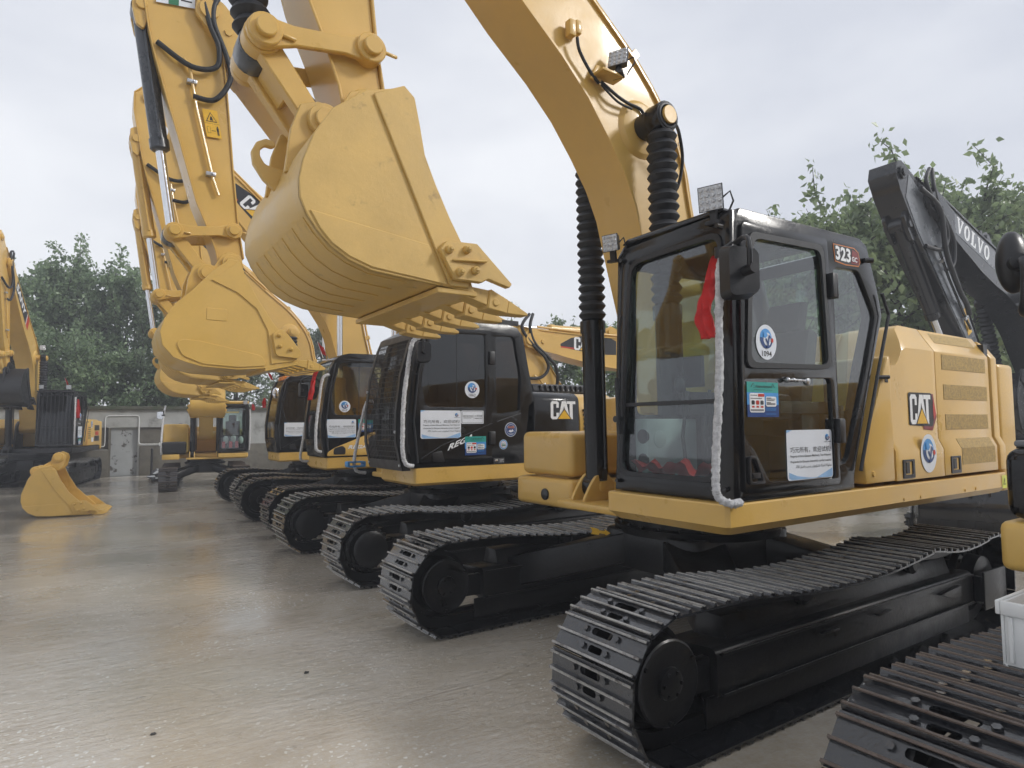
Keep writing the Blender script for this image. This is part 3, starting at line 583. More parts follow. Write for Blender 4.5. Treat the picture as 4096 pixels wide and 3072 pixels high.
    for p in ((-3.43, 5.5), (-3.22, 4.5)): obj('pipe_clamp', cached(('spc', p), lambda: MB().box(p[0]-.055, p[0]+.045, -.235, -.17, p[1]-.022, p[1]+.022).cyl((p[0]+.01, -.25, p[1]), (p[0]+.01, -.2, p[1]), .012, None, 6).mesh('pipe_clamp', ALU, bevel=.004)), st)
    # linkage
    def idl(s):
        mb = MB().mat(m)
        if 1:
            d = Vector((JP[0]-PP[0], JP[1]-PP[1])); u = d.normalized(); n_ = Vector((-u.y, u.x)); A = Vector(PP); B = Vector(JP)
            P = [A+n_*.09, A+u*.16+n_*.055, B-u*.16+n_*.05, B+n_*.08]; Q = [B-n_*.08, B-u*.16-n_*.05, A+u*.16-n_*.055, A-n_*.09]
            poly = [tuple(p) for p in P]+[(B.x+.085*math.cos(t), B.y+.085*math.sin(t)) for t in np.linspace(1.4, -1.1, 7)]+[tuple(p) for p in Q]+[(A.x+.095*math.cos(t), A.y+.095*math.sin(t)) for t in np.linspace(4.5, 1.9, 7)]
            mb.prism(poly, s*.235, s*.198); 
            for p in (PP, JP): mb.cyl((p[0], s*.185, p[1]), (p[0], s*.262, p[1]), .088, None, 20); mb.cyl((p[0], s*.25, p[1]), (p[0], s*.295, p[1]), .056, None, 16); mb.cyl((p[0]+.05, s*.248, p[1]), (p[0]+.16, s*.248, p[1]-.01), .012, None, 6)
        return mb.mesh('idler_link', None, bevel=.006, seg=1)
    for s in (-1, 1): obj('idler_link', cached(('il', m.name, s), lambda: idl(s)), R).matrix_local = Ms
    def pwl():
        mb = MB().mat(m); A = Vector(PP); B = Vector(KP); u = (B-A).normalized(); n_ = Vector((-u.y, u.x))
        for s in (-1, 1): mb.prism([tuple(A+n_*.07), tuple(B+n_*.06), tuple(B-n_*.06), tuple(A-n_*.07)], s*.17, s*.085)
        mb.prism([tuple(A+u*.1+n_*.04), tuple(A+u*.3+n_*.04), tuple(A+u*.3-n_*.04), tuple(A+u*.1-n_*.04)], -.12, .12)
        pinboss(mb, PP, -.19, .19, .10); pinboss(mb, KP, -.17, .17, .095)
        return mb.mesh('power_link', None, bevel=.008, seg=1)
    obj('power_link', cached(('pl', m.name), pwl), R).matrix_local = Ms
    # cylinders
    B1 = apply(Mb, BP)
    for s in (-1, 1): cylinder(R, BF, B1, s*.42, .095, .50, boots[0], name='boom_cylinder', barrel_mat=barrel, eye=.07)
    U1 = apply(Ms, UP); P1 = apply(Ms, PP); cylinder(R, U1, P1, 0, .088, .62, boots[1], name='bucket_cylinder', barrel_mat=CYL if barrel is BLK else barrel)
    A1 = apply(Mb, AB); A2 = apply(Ms, AS); cylinder(R, A1, A2, 0, .085, .52, False, name='stick_cylinder', barrel_mat=m)
    if hoses:
        hb = [([(-3.02, -.2, 6.75), (-3.33, -.24, 6.62), (-3.28, -.27, 6.2), (-3.18, -.27, 5.95), (-3.2, -.25, 5.72), (-3.45, -.24, 5.66), (-3.78, -.2, 5.85)], 'a'), ([(-2.95, -.2, 6.72), (-3.18, -.26, 6.55), (-3.24, -.27, 6.25), (-3.10, -.27, 5.88), (-3.05, -.26, 5.62), (-3.2, -.24, 5.35), (-3.42, -.215, 5.34)], 'b')]
        for P, k in hb: obj('hose', cached(('hose', k), lambda: MB().tube(catmull(P, 6), .029, 10).mesh('hose', RUB)), R).matrix_local = Ms
    if nobucket: return boom, st, None, Mb, Ms
    b = bucket(R, bk, Ms, bm_, teeth=teeth, strips=bk == 'A')
    return boom, st, b, Mb, Ms
# ------------------------------------------------------------ cabs
def seat(parent, x=-.25, y=-.9, z=1.32):
    mb = MB().mat(SEAT); mb.box(x-.42, x+.08, y-.25, y+.25, z+.28, z+.42); mb.prism(rp([(x-.02, z+.36), (x+.12, z+.36), (x+.26, z+1.0), (x+.15, z+1.03)], .04), y-.24, y+.24)
    mb.prism(rp([(x+.18, z+1.03), (x+.28, z+1.02), (x+.34, z+1.24), (x+.24, z+1.25)], .04), y-.13, y+.13)
    mb.box(x-.3, x+.0, y-.2, y+.2, z, z+.28)
    for s in (-1, 1): mb.box(x-.5, x+.05, y+s*.36-.07, y+s*.36+.07, z+.42, z+.50); mb.box(x-.25, x-.05, y+s*.36-.05, y+s*.36+.05, z, z+.43); mb.cyl((x-.45, y+s*.36, z+.5), (x-.48, y+s*.36, z+.64), .018, None, 8); mb.ball((x-.485, y+s*.36, z+.67), .035)
    return mb.build('driver_seat', None, parent, bevel=.02)
def work_light(parent, c, d, s=.09):
    """square LED lamp at c facing direction d"""
    M = Vector(d).to_track_quat('-Y', 'Z').to_matrix().to_4x4(); M.translation = Vector(c)
    mb = MB().mat(BLKM); mb.loft([(-s, 0, -s), (s, 0, -s), (s, 0, s), (-s, 0, s)], [(-s*.75, .06, -s*.75), (s*.75, .06, -s*.75), (s*.75, .06, s*.75), (-s*.75, .06, s*.75)]); mb.box(-.02, .02, .02, .05, -s-.07, -s+.02)
    mb.box(-s*.6, s*.6, .0, .06, -s-.075, -s-.055)
    mb.tube([(s*.7, .05, 0), (s*1.3, .06, .03), (s*1.5, .06, -.03), (s*.8, .06, -s-.05)], .006, 6); mb.mat(LED)
    for i in range(4):
        for j in range(4): mb.cyl((-s*.72+s*.48*i, .0, -s*.72+s*.48*j), (-s*.72+s*.48*i, -.012, -s*.72+s*.48*j), s*.21, s*.12, 8)
    mb.box(-s*.93, s*.93, -.004, .001, -s*.93, s*.93)
    return mb.xf(M).build('work_light', None, parent)
def mirror(parent, c, w=.10, h=.15, arm_to=None, m=BLKM, yaw=.5):
    mb = MB().mat(m); P = rp([(-w, -h), (w, -h*.85), (w, h*.9), (-w, h)], .05, 4)
    mb.loft([(u, 0, v) for u, v in P], [(u*.86, -.075, v*.88) for u, v in P]); mb.mat(CHR).loft([(u*.93, .004, v*.94) for u, v in P], [(u*.93, .0005, v*.94) for u, v in P])
    M = Matrix.Rotation(yaw, 4, 'Z'); M.translation = Vector(c); mb.xf(M); mb.mat(m)
    mb.cyl(Vector(c)+Vector((-.02, -.06, 0)), Vector(c)+Vector((-.05, -.15, .0)), .028, None, 10)
    if arm_to: mb.tube(catmull([Vector(c)+Vector((-.05, -.12, .0)), Vector(c)+Vector((-.06, -.12, .16)), Vector(arm_to)], 5), .014, 8)
    return mb.build('mirror', None, parent, ang=40)
def wrapped_rail(parent, P, r=.022, m=ROPE, name='handrail', label=None):
    L_ = sum((Vector(b)-Vector(a)).length for a, b in zip(P, P[1:])); Q = catmull(P, max(4, int(L_/.011/(len(P)-1)))); N = len(Q); n = 12; mb = MB().mat(m).tube(Q, r, n)
    for i in range(N):
        for k in range(n): c = Q[i]; v = Vector(mb.v[i*n+k]); mb.v[i*n+k] = tuple(c+(v-c)*(1+.11*RNG.standard_normal()))
    return mb.build(name, None, parent, ang=60, label=label)
def pane(parent, poly, y, m, t=.006, holes=()): return MB().plate_y(poly, holes, y, y+t).build('window_pane', m, parent)
def cab_box(R, body=BLK, gl=GLA, roof=None, detail=True, y0=-1.37, y1=-.40, bars=False):
    """upright cab with a flat windscreen, door and rear quarter window on the left side"""
    OUT = [(-1.26, 1.24), (-1.25, 2.0), (-1.21, 2.86), (-1.15, 2.95), (.18, 2.975), (.28, 2.93), (.40, 2.62), (.45, 2.45), (.27, 2.04), (-.01, 1.34), (-.02, 1.24)]
    DW = rp([(-1.09, 2.79), (-.35, 2.82), (-.31, 2.04), (-1.15, 2.02)], .07); LW = rp([(-1.19, 1.94), (-1.20, 1.60), (-1.11, 1.53), (-.98, 1.34), (-.28, 1.325), (-.29, 1.97)], .04)
    QW = rp([(-.17, 2.72), (.15, 2.74), (.355, 2.44), (.19, 2.04), (-.08, 1.44), (-.17, 1.40)], .05)
    DO = rp([(-1.20, 1.285), (-1.20, 2.3), (-1.16, 2.86), (-.27, 2.90), (-.235, 2.0), (-.225, 1.285)], .04)
    rs = [(u, v) for u, v in OUT]
    mb = MB().mat(body); ins = rp([(-1.17, 1.31), (-1.16, 2.3), (-1.12, 2.83), (-.30, 2.87), (-.265, 2.0), (-.255, 1.31)], .04)
    mb.plate_y(OUT, [ins, QW], y0, y0+.05)
    mb.plate_y(OUT, [rp([(-1.1, 1.75), (-1.08, 2.78), (.1, 2.8), (.25, 2.45), (.0, 1.75)], .06)], y1-.05, y1)
    fx = lambda u, v, q: (-1.265+(v-1.24)*.033+q, u, v)
    mb.map_plate([(y0+.002, 1.242), (y1-.002, 1.242), (y1-.07, 2.90), (y0+.002, 2.93)], [rp([(y0+.13, 1.36), (y1-.06, 1.36), (y1-.15, 2.78), (y0+.08, 2.80)], .09, 5)], fx, -.012, .045)
    mb.strip([(-.02, 1.242), (.26, 2.04), (.435, 2.45), (.275, 2.92), (.18, 2.968)], y0+.05, y1-.05, .04) if False else None
    mb.loft([(-1.2, y0+.06, 2.94), (.16, y0+.06, 2.962), (.16, y1-.03, 2.962), (-1.2, y1-.03, 2.94)], [(-1.19, y0+.10, 2.975), (.14, y0+.10, 2.998), (.14, y1-.08, 2.998), (-1.19, y1-.08, 2.975)])
    mb.box(-1.25, -.03, y0+.05, y1-.05, 1.242, 1.30)
    rxp = [(-.02, 1.25), (.26, 2.04), (.44, 2.45), (.28, 2.92)]
    for (a, b) in ((y0+.045, y0+.12), (y1-.12, y1-.045)): mb.strip(rxp, a, b, .05)
    mb.strip([(.3, 2.86), (.26, 2.95)], y0+.05, y1-.05, .05); mb.strip([(-.02, 1.25), (.16, 1.75)], y0+.05, y1-.05, .05)
    cab = mb.build('cab', None, R, bevel=.012, ang=35)
    if roof: MB().prism(rp([(-1.26, 2.95), (-1.28, 3.02), (-1.15, 3.06), (.2, 3.06), (.2, 2.99)], .02), y0, y1).build('roof_cap', roof, cab, bevel=.02)
    # door
    MB().plate_y(DO, [DW, LW], y0-.022, y0+.012).build('door', body, cab, bevel=.006)
    MB().plate_y(rp([(-1.11, 2.81), (-.335, 2.84), (-.295, 2.03), (-1.17, 2.0)], .07), [rp([(-1.07, 2.775), (-.365, 2.80), (-.325, 2.055), (-1.13, 2.035)], .07)], y0-.034, y0-.018).build('window_seal', RUB, cab)
    pane(cab, DW, y0-.006, gl); pane(cab, LW, y0-.006, gl); pane(cab, QW, y0+.02, gl)
    MB().map_plate(rp([(y0+.13, 1.36), (y1-.06, 1.36), (y1-.10, 1.80), (y0+.11, 1.815)], .08), [], fx, .012, .018).build('window_pane', gl, cab)
    MB().map_plate(rp([(y0+.11, 1.825), (y1-.10, 1.81), (y1-.15, 2.78), (y0+.08, 2.80)], .08), [], fx, .012, .018).build('window_pane', gl, cab, label='upper windscreen pane')
    MB().map_plate(rect(y0+.10, y1-.09, 1.805, 1.828), [], fx, -.018, .02).build('windscreen_bar', BLKM, cab)
    MB().map_plate(rp([(y0+.11, 1.34), (y1-.04, 1.34), (y1-.135, 2.80), (y0+.065, 2.82)], .10, 5), [rp([(y0+.14, 1.37), (y1-.07, 1.37), (y1-.16, 2.77), (y0+.09, 2.79)], .09, 5)], fx, -.022, -.01).build('windscreen_seal', RUB, cab)
    pane(cab, rp([(-1.1, 1.75), (-1.08, 2.78), (.1, 2.8), (.25, 2.45), (.0, 1.75)], .06), y1-.03, gl)
    MB().map_plate(rp([(y0+.13, 1.78), (y1-.13, 1.78), (y1-.13, 2.86), (y0+.13, 2.86)], .05), [], lambda u, v, q: (float(np.interp(v, [1.25, 2.04, 2.45, 2.92], [-.02, .26, .44, .28]))-.03+q, u, v), 0, .005).build('window_pane', gl, cab)
    if detail:
        MB().box(-.29, -.245, y0-.065, y0-.02, 2.50, 2.66).box(-.235, -.20, y0-.05, y0, 2.5, 2.66).cyl((-.24, y0-.05, 2.50), (-.24, y0-.05, 2.66), .016).build('door_hinge', BLKM, cab, bevel=.006)
        MB().box(-.27, -.20, y0-.06, y0-.02, 1.55, 1.71).build('door_hinge', BLKM, cab, bevel=.01)
        MB().plate_y(rp([(-1.18, 1.50), (-1.12, 1.50), (-1.03, 1.335), (-1.18, 1.335)], .03), [rp([(-1.165, 1.485), (-1.125, 1.485), (-1.055, 1.35), (-1.165, 1.35)], .025)], y0-.036, y0-.02).box(-1.15, -1.08, y0-.035, y0-.015, 1.37, 1.40).build('door_handle', BLKM, cab, bevel=.005)
        MB().cyl((-.78, y0-.03, 1.945), (-.60, y0-.03, 1.945), .008).ball((-.78, y0-.03, 1.945), .016).ball((-.72, y0-.03, 1.945), .014).ball((-.54, y0-.012, 1.945), .028, 1, .4, 1).build('window_latch', ALU, cab)
        MB().tube([(-1.295, y1-.08, 1.9), (-1.30, y1-.10, 2.35), (-1.29, y1-.11, 2.42)], .010).tube([(-1.30, y1-.075, 1.62), (-1.305, y1-.07, 2.0)], .016).cyl((-1.27, y1-.06, 1.72), (-1.32, y1-.06, 1.72), .022).build('wiper', BLKM, cab)
        for z, y in ((1.31, y0+.05), (1.305, y1-.04), (1.31, y0+.14), (2.83, y0+.05), (2.80, y1-.12)): MB().cyl((-1.30, y, z), (-1.25, y, z), .014, .016, 8).build('bolt', BLKM, cab)
        MB().tube([(.40, y0-.03, 2.60), (.47, y0-.035, 2.45), (.30, y0-.03, 2.04), (.02, y0-.025, 1.36)], .012).build('cab_edge_trim', RUB, cab)
        MB().cyl((.22, y0-.005, 2.82), (.27, y0-.04, 2.82), .018).build('lock_pin', BLKM, cab); MB().cyl((.32, y0-.005, 2.0), (.40, y0-.05, 2.0), .014).build('lock_pin', BLKM, cab)
    seat(cab)
    return cab
def cab_round(R, body=BLK, gl=GLT, skirt=None, y0=-1.25, y1=-.30, guard=False, low_window=True):
    """older cab with a bowed front and rounded shoulders"""
    FR = [(-1.26, 1.215), (-1.315, 1.5), (-1.325, 1.8), (-1.27, 2.25), (-1.19, 2.62), (-1.11, 2.80), (-1.0, 2.885), (-.86, 2.92)]
    OUT = FR+[(.04, 2.93), (.17, 2.90), (.255, 2.80), (.38, 2.2), (.42, 1.99), (.34, 1.93), (.30, 1.6), (.30, 1.215)]
    DW = rp([(-1.10, 1.90), (-1.16, 2.2), (-1.03, 2.75), (-.31, 2.78), (-.31, 1.90)], .06); QW = rp([(-.15, 1.82), (-.15, 2.78), (.13, 2.79), (.22, 2.3), (.20, 1.86)], .05)
    DO = rp([(-1.20, 1.27), (-1.25, 1.7), (-1.21, 2.25), (-1.08, 2.82), (-.22, 2.86), (-.22, 1.27)], .05)
    mb = MB().mat(body); mb.plate_y(OUT, [rp([(-1.15, 1.84), (-1.19, 2.2), (-1.05, 2.79), (-.27, 2.82), (-.27, 1.84)], .05), QW], y0, y0+.06)
    mb.plate_y(OUT, [rp([(-1.15, 1.7), (-1.12, 2.3), (-1.0, 2.78), (.1, 2.80), (.25, 2.2), (.22, 1.75)], .06)], y1-.05, y1)
    mb.strip(FR[:2], y0+.06, y1-.05, -.04); mb.strip(FR[5:], y0+.06, y1-.05, -.04); mb.strip(FR[1:6], y0+.058, y0+.12, -.05); mb.strip(FR[1:6], y1-.11, y1-.048, -.05)
    mb.strip([(-.87, 2.92), (.04, 2.93), (.17, 2.90), (.255, 2.80)], y0+.058, y1-.048, -.04); mb.box(-1.25, .28, y0+.06, y1-.05, 1.22, 1.27)
    mb.box(.26, .30, y0+.06, y1-.05, 1.215, 1.75); mb.strip([(.255, 2.8), (.38, 2.2), (.3, 1.7)], y0+.058, y0+.13, -.04); mb.strip([(.255, 2.8), (.38, 2.2), (.3, 1.7)], y1-.12, y1-.048, -.04)
    cab = mb.build('cab', None, R, bevel=.022, seg=2, ang=40)
    MB().plate_y(DO, [DW], y0-.016, y0+.012).build('door', body, cab, bevel=.006)
    pane(cab, DW, y0-.004, gl); pane(cab, QW, y0+.03, gl); pane(cab, rp([(-1.15, 1.7), (-1.12, 2.3), (-1.0, 2.78), (.1, 2.80), (.25, 2.2), (.22, 1.75)], .06), y1-.03, gl)
    MB().strip([(x+.02, z) for x, z in FR[1:6]], y0+.12, y1-.11, -.006).build('window_pane', gl, cab, label='bowed windscreen')
    MB().strip([(.24, 2.78), (.36, 2.2), (.28, 1.75)], y0+.13, y1-.12, -.005).build('window_pane', gl, cab)
    MB().box(-.70, -.694, y0-.008, y0+.004, 1.9, 2.77).build('window_divider', RUB, cab)
    for z in (2.42, 1.45): MB().box(-.26, -.185, y0-.045, y0, z, z+.16).build('door_hinge', BLKM, cab, bevel=.008)
    MB().tube([(-1.20, y0-.012, 1.27), (-1.25, y0-.012, 1.75), (-1.19, y0-.012, 2.3), (-1.10, y0-.012, 2.75)], .014).build('door_seal', RUB, cab)
    if skirt:
        MB().prism(rp([(-1.235, 1.235), (-1.22, 1.30), (-1.1, 1.37), (-.47, 1.61), (.18, 1.72), (.29, 1.72), (.29, 1.235)], .03), y0-.03, y0-.012).build('door_skirt', skirt, cab, bevel=.006)
        MB().prism(rp([(-1.13, 1.26), (-1.12, 1.36), (-.98, 1.40), (-.93, 1.36), (-.93, 1.26)], .03), y0-.036, y0-.028).build('handle_recess', INK, cab)
    else:
        MB().tube([(-1.16, y0-.018, 1.32), (-.9, y0-.018, 1.46), (-.22, y0-.018, 1.71)], .006).tube([(-.14, y0-.002, 1.73), (.21, y0-.002, 1.83)], .006).build('pressed_line', BLKM, cab)
        MB().prism(rp([(-1.02, 1.27), (-1.02, 1.38), (-.90, 1.40), (-.86, 1.27)], .02), y0-.024, y0-.014).build('door_handle', BLKM, cab, bevel=.004); MB().cyl((-.62, y0-.03, 1.63), (-.62, y0, 1.63), .03, .034).build('door_lock', BLKM, cab)
    seat(cab, y=-.78)
    if guard:
        G = [(-1.40, 1.19), (-1.47, 1.5), (-1.47, 1.85), (-1.42, 2.25), (-1.32, 2.60), (-1.26, 2.74)]; ya, yb = y0-.04, y1-.02
        off = lambda d: [(x-d, z) for x, z in G]
        mb = MB().mat(BLKM); mb.strip(G, ya, ya+.06, -.012); mb.strip(G, yb-.06, yb, -.012)
        pt = lambda z: float(np.interp(z, [g[1] for g in G], [g[0] for g in G]))
        for z0, z1 in ((1.19, 1.30), (2.66, 2.74)): mb.strip([(pt(z0), z0), (pt((z0+z1)/2), (z0+z1)/2), (pt(z1), z1)], ya+.055, yb-.055, -.012)
        mb.prism([(x, z) for x, z in G]+[(x+.10, z) for x, z in reversed(G)], ya, ya+.012)
        mb.strip([(-1.26, 2.74), (-1.1, 2.83)], ya, yb, -.012)
        gs = mb.build('guard_screen', None, cab, bevel=.002, seg=1)
        Z = np.linspace(1.30, 2.66, 24)
        for y in np.linspace(ya+.08, yb-.08, 16): MB().tube([(pt(z)+.006, y, z) for z in Z], .0035, 5).build('screen_wire', BLKM, gs) if False else None
        mw = MB().mat(BLKM)
        for y in np.linspace(ya+.08, yb-.08, 19): mw.tube([(pt(z)+.006, y, z) for z in Z], .006, 4)
        for z in np.linspace(1.34, 2.62, 22): mw.cyl((pt(z)+.010, ya+.05, z), (pt(z)+.010, yb-.05, z), .006, None, 4)
        mw.build('wire_mesh', None, cab)
        for y, z in ((ya+.03, 1.25), (ya+.03, 1.62), (yb-.03, 1.25), (yb-.03, 2.1)): MB().cyl((pt(z)-.014, y, z), (pt(z)+.01, y, z), .016, None, 8).build('bolt', ALU, cab)
    return cab

# ------------------------------------------------------------ upper structures
def counterweight(R, m, x0=1.75, x1=2.75, hw=1.36, z0=1.06, z1=2.05):
    P = [(x0, -hw), (x0+.35, -hw)]+[(x0+.35+(x1-x0-.35)*math.sin(t), -hw*math.cos(t)) for t in np.linspace(.25, math.pi-.25, 14)]+[(x0+.35, hw), (x0, hw)]
    return MB().prismz(P, z0, z1).build('counterweight', m, R, bevel=.05, seg=3)
def deck(R, m, y0, x0=-1.33, xr=2.45, z0=1.055, z1=1.235, hw=1.37, xright=-.70, cabw=.98, ch=.05):
    """main frame: beam under the cab and along the left side, cross deck, right beam"""
    mb = MB(); ys = y0
    sec = [(x0+ch*.6, z0), (x0, z0+ch), (x0, z1), (xr, z1), (xr, z0)]
    P = rp([(x0, ys), (xr, ys), (xr, ys+.5), (.2, ys+.5), (.2, ys+cabw), (x0, ys+cabw)], .06, 3)
    def inset(d): return rp([(x0+d, ys+d), (xr, ys+d), (xr, ys+.5-d), (.2, ys+.5-d), (.2, ys+cabw-d), (x0+d, ys+cabw-d)], .06, 3)
    A = [(x, y, z0) for x, y in inset(ch)]; B = [(x, y, z0+ch) for x, y in P]; Cc = [(x, y, z1-.008) for x, y in P]; D = [(x, y, z1) for x, y in inset(.008)]
    n = len(P); ids = [mb.pts(q) for q in (A, B, Cc, D)]
    mb.face(range(ids[0]+n-1, ids[0]-1, -1)); mb.face(range(ids[3], ids[3]+n))
    for a, b in zip(ids, ids[1:]):
        for i in range(n): j = (i+1) % n; mb.face((a+i, a+j, b+j, b+i))
    d = mb.build('main_frame', m, R, ang=22)
    mb = MB().box(-.6, xr-.1, ys+.45, hw-.45, z0+.01, z1-.03); mb.box(xright, xr-.05, hw-.55, hw-.02, z0, z1-.002)
    mb.build('deck', m, R, bevel=.02)
    # boom foot brackets and cylinder lugs
    mb = MB()
    for s in (-1, 1):
        mb.prism(rp([(-.35, 1.1), (-.2, 1.9), (.05, 2.05), (.25, 1.92), (.6, 1.2), (.6, 1.1)], .08), s*.42, s*.36)
        for q in (.34, .49): mb.prism(rp([(-.95, 1.04), (-.85, 1.2), (-.78, 1.28), (-.66, 1.28), (-.60, 1.2), (-.45, 1.04)], .06), s*q, s*(q+.035))
        mb.cyl((BF[0], s*.33, BF[1]), (BF[0], s*.54, BF[1]), .05, None, 14)
    mb.box(-1.0, -.3, -.6, .62, 1.0, 1.06)
    mb.build('boom_bracket', m, R, bevel=.012)
    return d
def toolbox(R, m, x0=-.80, x1=.1, y0=.66, y1=1.42, z0=1.225, z1=1.62, lower=True, name='tool_box'):
    t = MB().box(x0, x1, y0, y1, z0, z1).build(name, m, R, bevel=.06, seg=4)
    if lower:
        MB().box(x0-.03, x1, y0-.03, y1+.05, .95, 1.205).build('tank_front', m, R, bevel=.045, seg=3)
        MB().cyl((x0-.045, (y0+y1)/2-.04, 1.06), (x0-.02, (y0+y1)/2-.04, 1.06), .052, None, 20).build('drain_cap', BLKM, R, bevel=.006)
    return t
def house_new(R):
    """the nearest machine: tall angular engine hood with louvred side doors"""
    Y = -1.39
    deck(R, YEL, Y, x0=-1.36, xr=2.46, z0=1.06, z1=1.235, cabw=1.0)
    for x in (.6, .85, 1.6, 1.8): MB().cyl((x, Y-.006, 1.13), (x, Y+.02, 1.13), .011, .014, 8).build('bolt', YEL, R)
    # front hood: sloped nose and notch behind the cab
    nose = [(.10, 1.262), (.075, 1.47), (.31, 1.89), (.45, 2.15), (.50, 2.165), (.50, 1.262)]
    h = MB().prism(nose, Y, Y+.9).build('hood_nose', YEL, R, bevel=.02)
    body = [(.512, 1.262), (.512, 2.10), (.62, 2.09), (.70, 2.15), (.86, 2.40), (.95, 2.44), (1.26, 2.43), (1.26, 1.262)]
    def chamfer(P, x_in=.0):
        """hood panel: vertical face, waist fold, shoulder leaning inwards"""
        mb = MB(); n = len(P)
        def yz(z): return Y+float(np.interp(z, [1.262, 1.47, 1.55, 2.24, 2.30, 2.44], [0.0, .0, .035, .035, .075, .16]))
        return yz
    yz = chamfer(body)
    def panel(P, name, zs=(1.47, 1.55, 2.24, 2.30)):
        # cut polygon into the folded face by sampling columns
        xs = sorted(set([p[0] for p in P])); mb = MB()
        lo = lambda x: 1.262; up = lambda x: float(np.interp(x, *zip(*sorted([(p[0], p[1]) for p in P if p[1] > 1.3])))) 
        X = np.linspace(xs[0], xs[-1], 14) if len(P) > 4 else np.linspace(xs[0], xs[-1], 3); cols = []
        for x in X:
            zt = up(x); Z = [1.262]+[min(z, zt-.001*k) for k, z in zip((5, 4, 3, 2), zs)]+[zt]
            cols.append([(x, yz(z), z) for z in Z]+[(x, Y+.55, zt), (x, Y+.55, 1.262)])
        n = len(cols[0]); ids = [mb.pts(c) for c in cols]
        for a, b in zip(ids, ids[1:]):
            for i in range(n): j = (i+1) % n; mb.face((a+i, a+j, b+j, b+i))
        mb.face(range(ids[0], ids[0]+n)); mb.face(range(ids[-1]+n-1, ids[-1]-1, -1))
        return mb.build(name, YEL, R, bevel=.009, seg=2, ang=30)
    p1 = panel(body, 'hood_door'); p2 = panel([(1.275, 1.262), (1.275, 2.43), (2.28, 2.42), (2.28, 1.262)], 'hood_door'); p3 = panel([(2.34, 1.262), (2.34, 2.40), (2.46, 2.36), (2.46, 1.262)], 'hood_end')
    MB().box(2.27, 2.35, Y+.06, Y+.3, 1.27, 2.36).build('hood_gap', BLKM, R)
    # louvres
    for i, (x0, x1, za, zb) in enumerate(((1.38, 2.2, 2.10, 2.22), (1.39, 2.21, 1.86, 1.98), (1.40, 2.2, 1.62, 1.74))):
        v = MB().mat(VENT).box(x0, x1, Y+.031, Y+.05, za, zb)
        v.build('louvre', None, p2)
    MB().mat(VENT).box(1.58, 2.22, Y-.003, Y+.02, 1.335, 1.468).loft([(1.57, Y-.003, 1.469), (2.21, Y-.003, 1.469), (2.20, Y+.030, 1.545), (1.56, Y+.030, 1.545)], [(1.57, Y+.03, 1.469), (2.21, Y+.03, 1.469), (2.2, Y+.05, 1.545), (1.56, Y+.05, 1.545)]).build('louvre', None, p2)
    MB().mat(VENT).loft([(1.40, yz(2.32)-.003, 2.32), (2.16, yz(2.32)-.003, 2.32), (2.16, yz(2.41)-.003, 2.405), (1.40, yz(2.41)-.003, 2.405)], [(1.40, yz(2.32)+.03, 2.32), (2.16, yz(2.32)+.03, 2.32), (2.16, yz(2.41)+.03, 2.405), (1.40, yz(2.41)+.03, 2.405)]).build('louvre', None, p2)
    for x, p in ((.60, p1), (1.37, p2)):
        MB().plate_y(rect(x, x+.17, 1.275, 1.41, .01), [rect(x+.03, x+.14, 1.30, 1.395, .008)], Y-.008, Y+.012).box(x+.02, x+.15, Y+.004, Y+.012, 1.29, 1.40).box(x+.05, x+.10, Y-.004, Y+.01, 1.31, 1.39).build('latch', BLKM, p, bevel=.003, seg=1)
    MB().cyl((.19, Y-.01, 1.33), (.19, Y+.02, 1.33), .018, .022, 8).build('bolt', YEL, h); MB().box(.40, .44, Y-.004, Y+.02, 1.965, 1.99).build('lock_hole', INK, h)
    # hood centre and inner walls
    MB().prismx([(Y+.56, 1.24), (Y+.56, 2.43), (1.15, 2.43), (1.30, 2.30), (1.36, 1.24)], .95, 2.46).build('hood_centre', YEL, R, bevel=.03)
    MB().box(.45, .94, Y+.56, 1.30, 1.24, 2.05).build('hood_front', YEL, R, bevel=.03)
    MB().prism([(.50, 1.28), (.50, 2.12), (.62, 2.07), (.84, 2.40), (.94, 2.40), (.94, 1.28)], Y+.545, Y+.56).build('hood_wall', YEL, R)
    counterweight(R, YEL, 2.47, 2.83, 1.36, 1.06, 2.2)
    toolbox(R, YEL); MB().box(-.05, .9, .62, 1.40, 1.235, 1.95).build('fuel_tank', YEL, R, bevel=.05)
    # badge, stickers
    mb = MB(); L = lambda k: side(Y+.035, k)
    mb.mat(DRED).sheet([(1.02, 1.625), (1.17, 1.615), (1.245, 1.72), (1.20, 1.90), (1.02, 1.90)], L(0)); mb.mat(INK).sheet(rp([(.80, 1.66), (1.17, 1.645), (1.215, 1.75), (1.17, 1.905), (.80, 1.905)], .02), L(1)); mb.mat(REDP).sheet([(1.19, 1.70), (1.235, 1.74), (1.195, 1.87), (1.185, 1.80)], L(2))
    cat_mark(mb, L(3), .815, 1.665, .33, .225, L(4)); mb.build('maker_badge', None, p1, fix=False, label='black and red badge with white letters CAT over a yellow triangle')
    def fold(k): return lambda u, v: (u, yz(v)-.003-.0014*k, v)
    mb = MB(); mb.mat(PAPER).sheet(ell(1.0, 1.445, .125, .145), side(Y-.002, 0)); emblem(mb, lambda k: side(Y-.002, k), 1.0, 1.46, .125); mb.build('round_sticker', None, p1, fix=False, label='white oval sticker with blue emblem and red dot')
    mb = MB(); mb.mat(LIME).sheet(rect(2.33, 2.43, 1.10, 1.21), side(Y, 0)); mb.mat(INK).sheet([(2.35, 1.13), (2.41, 1.13), (2.38, 1.19)], side(Y, 1)); mb.mat(LIME).sheet([(2.362, 1.137), (2.398, 1.137), (2.38, 1.175)], side(Y, 2)); mb.build('warning_sticker', None, R, fix=False, label='small lime sticker with warning triangle')
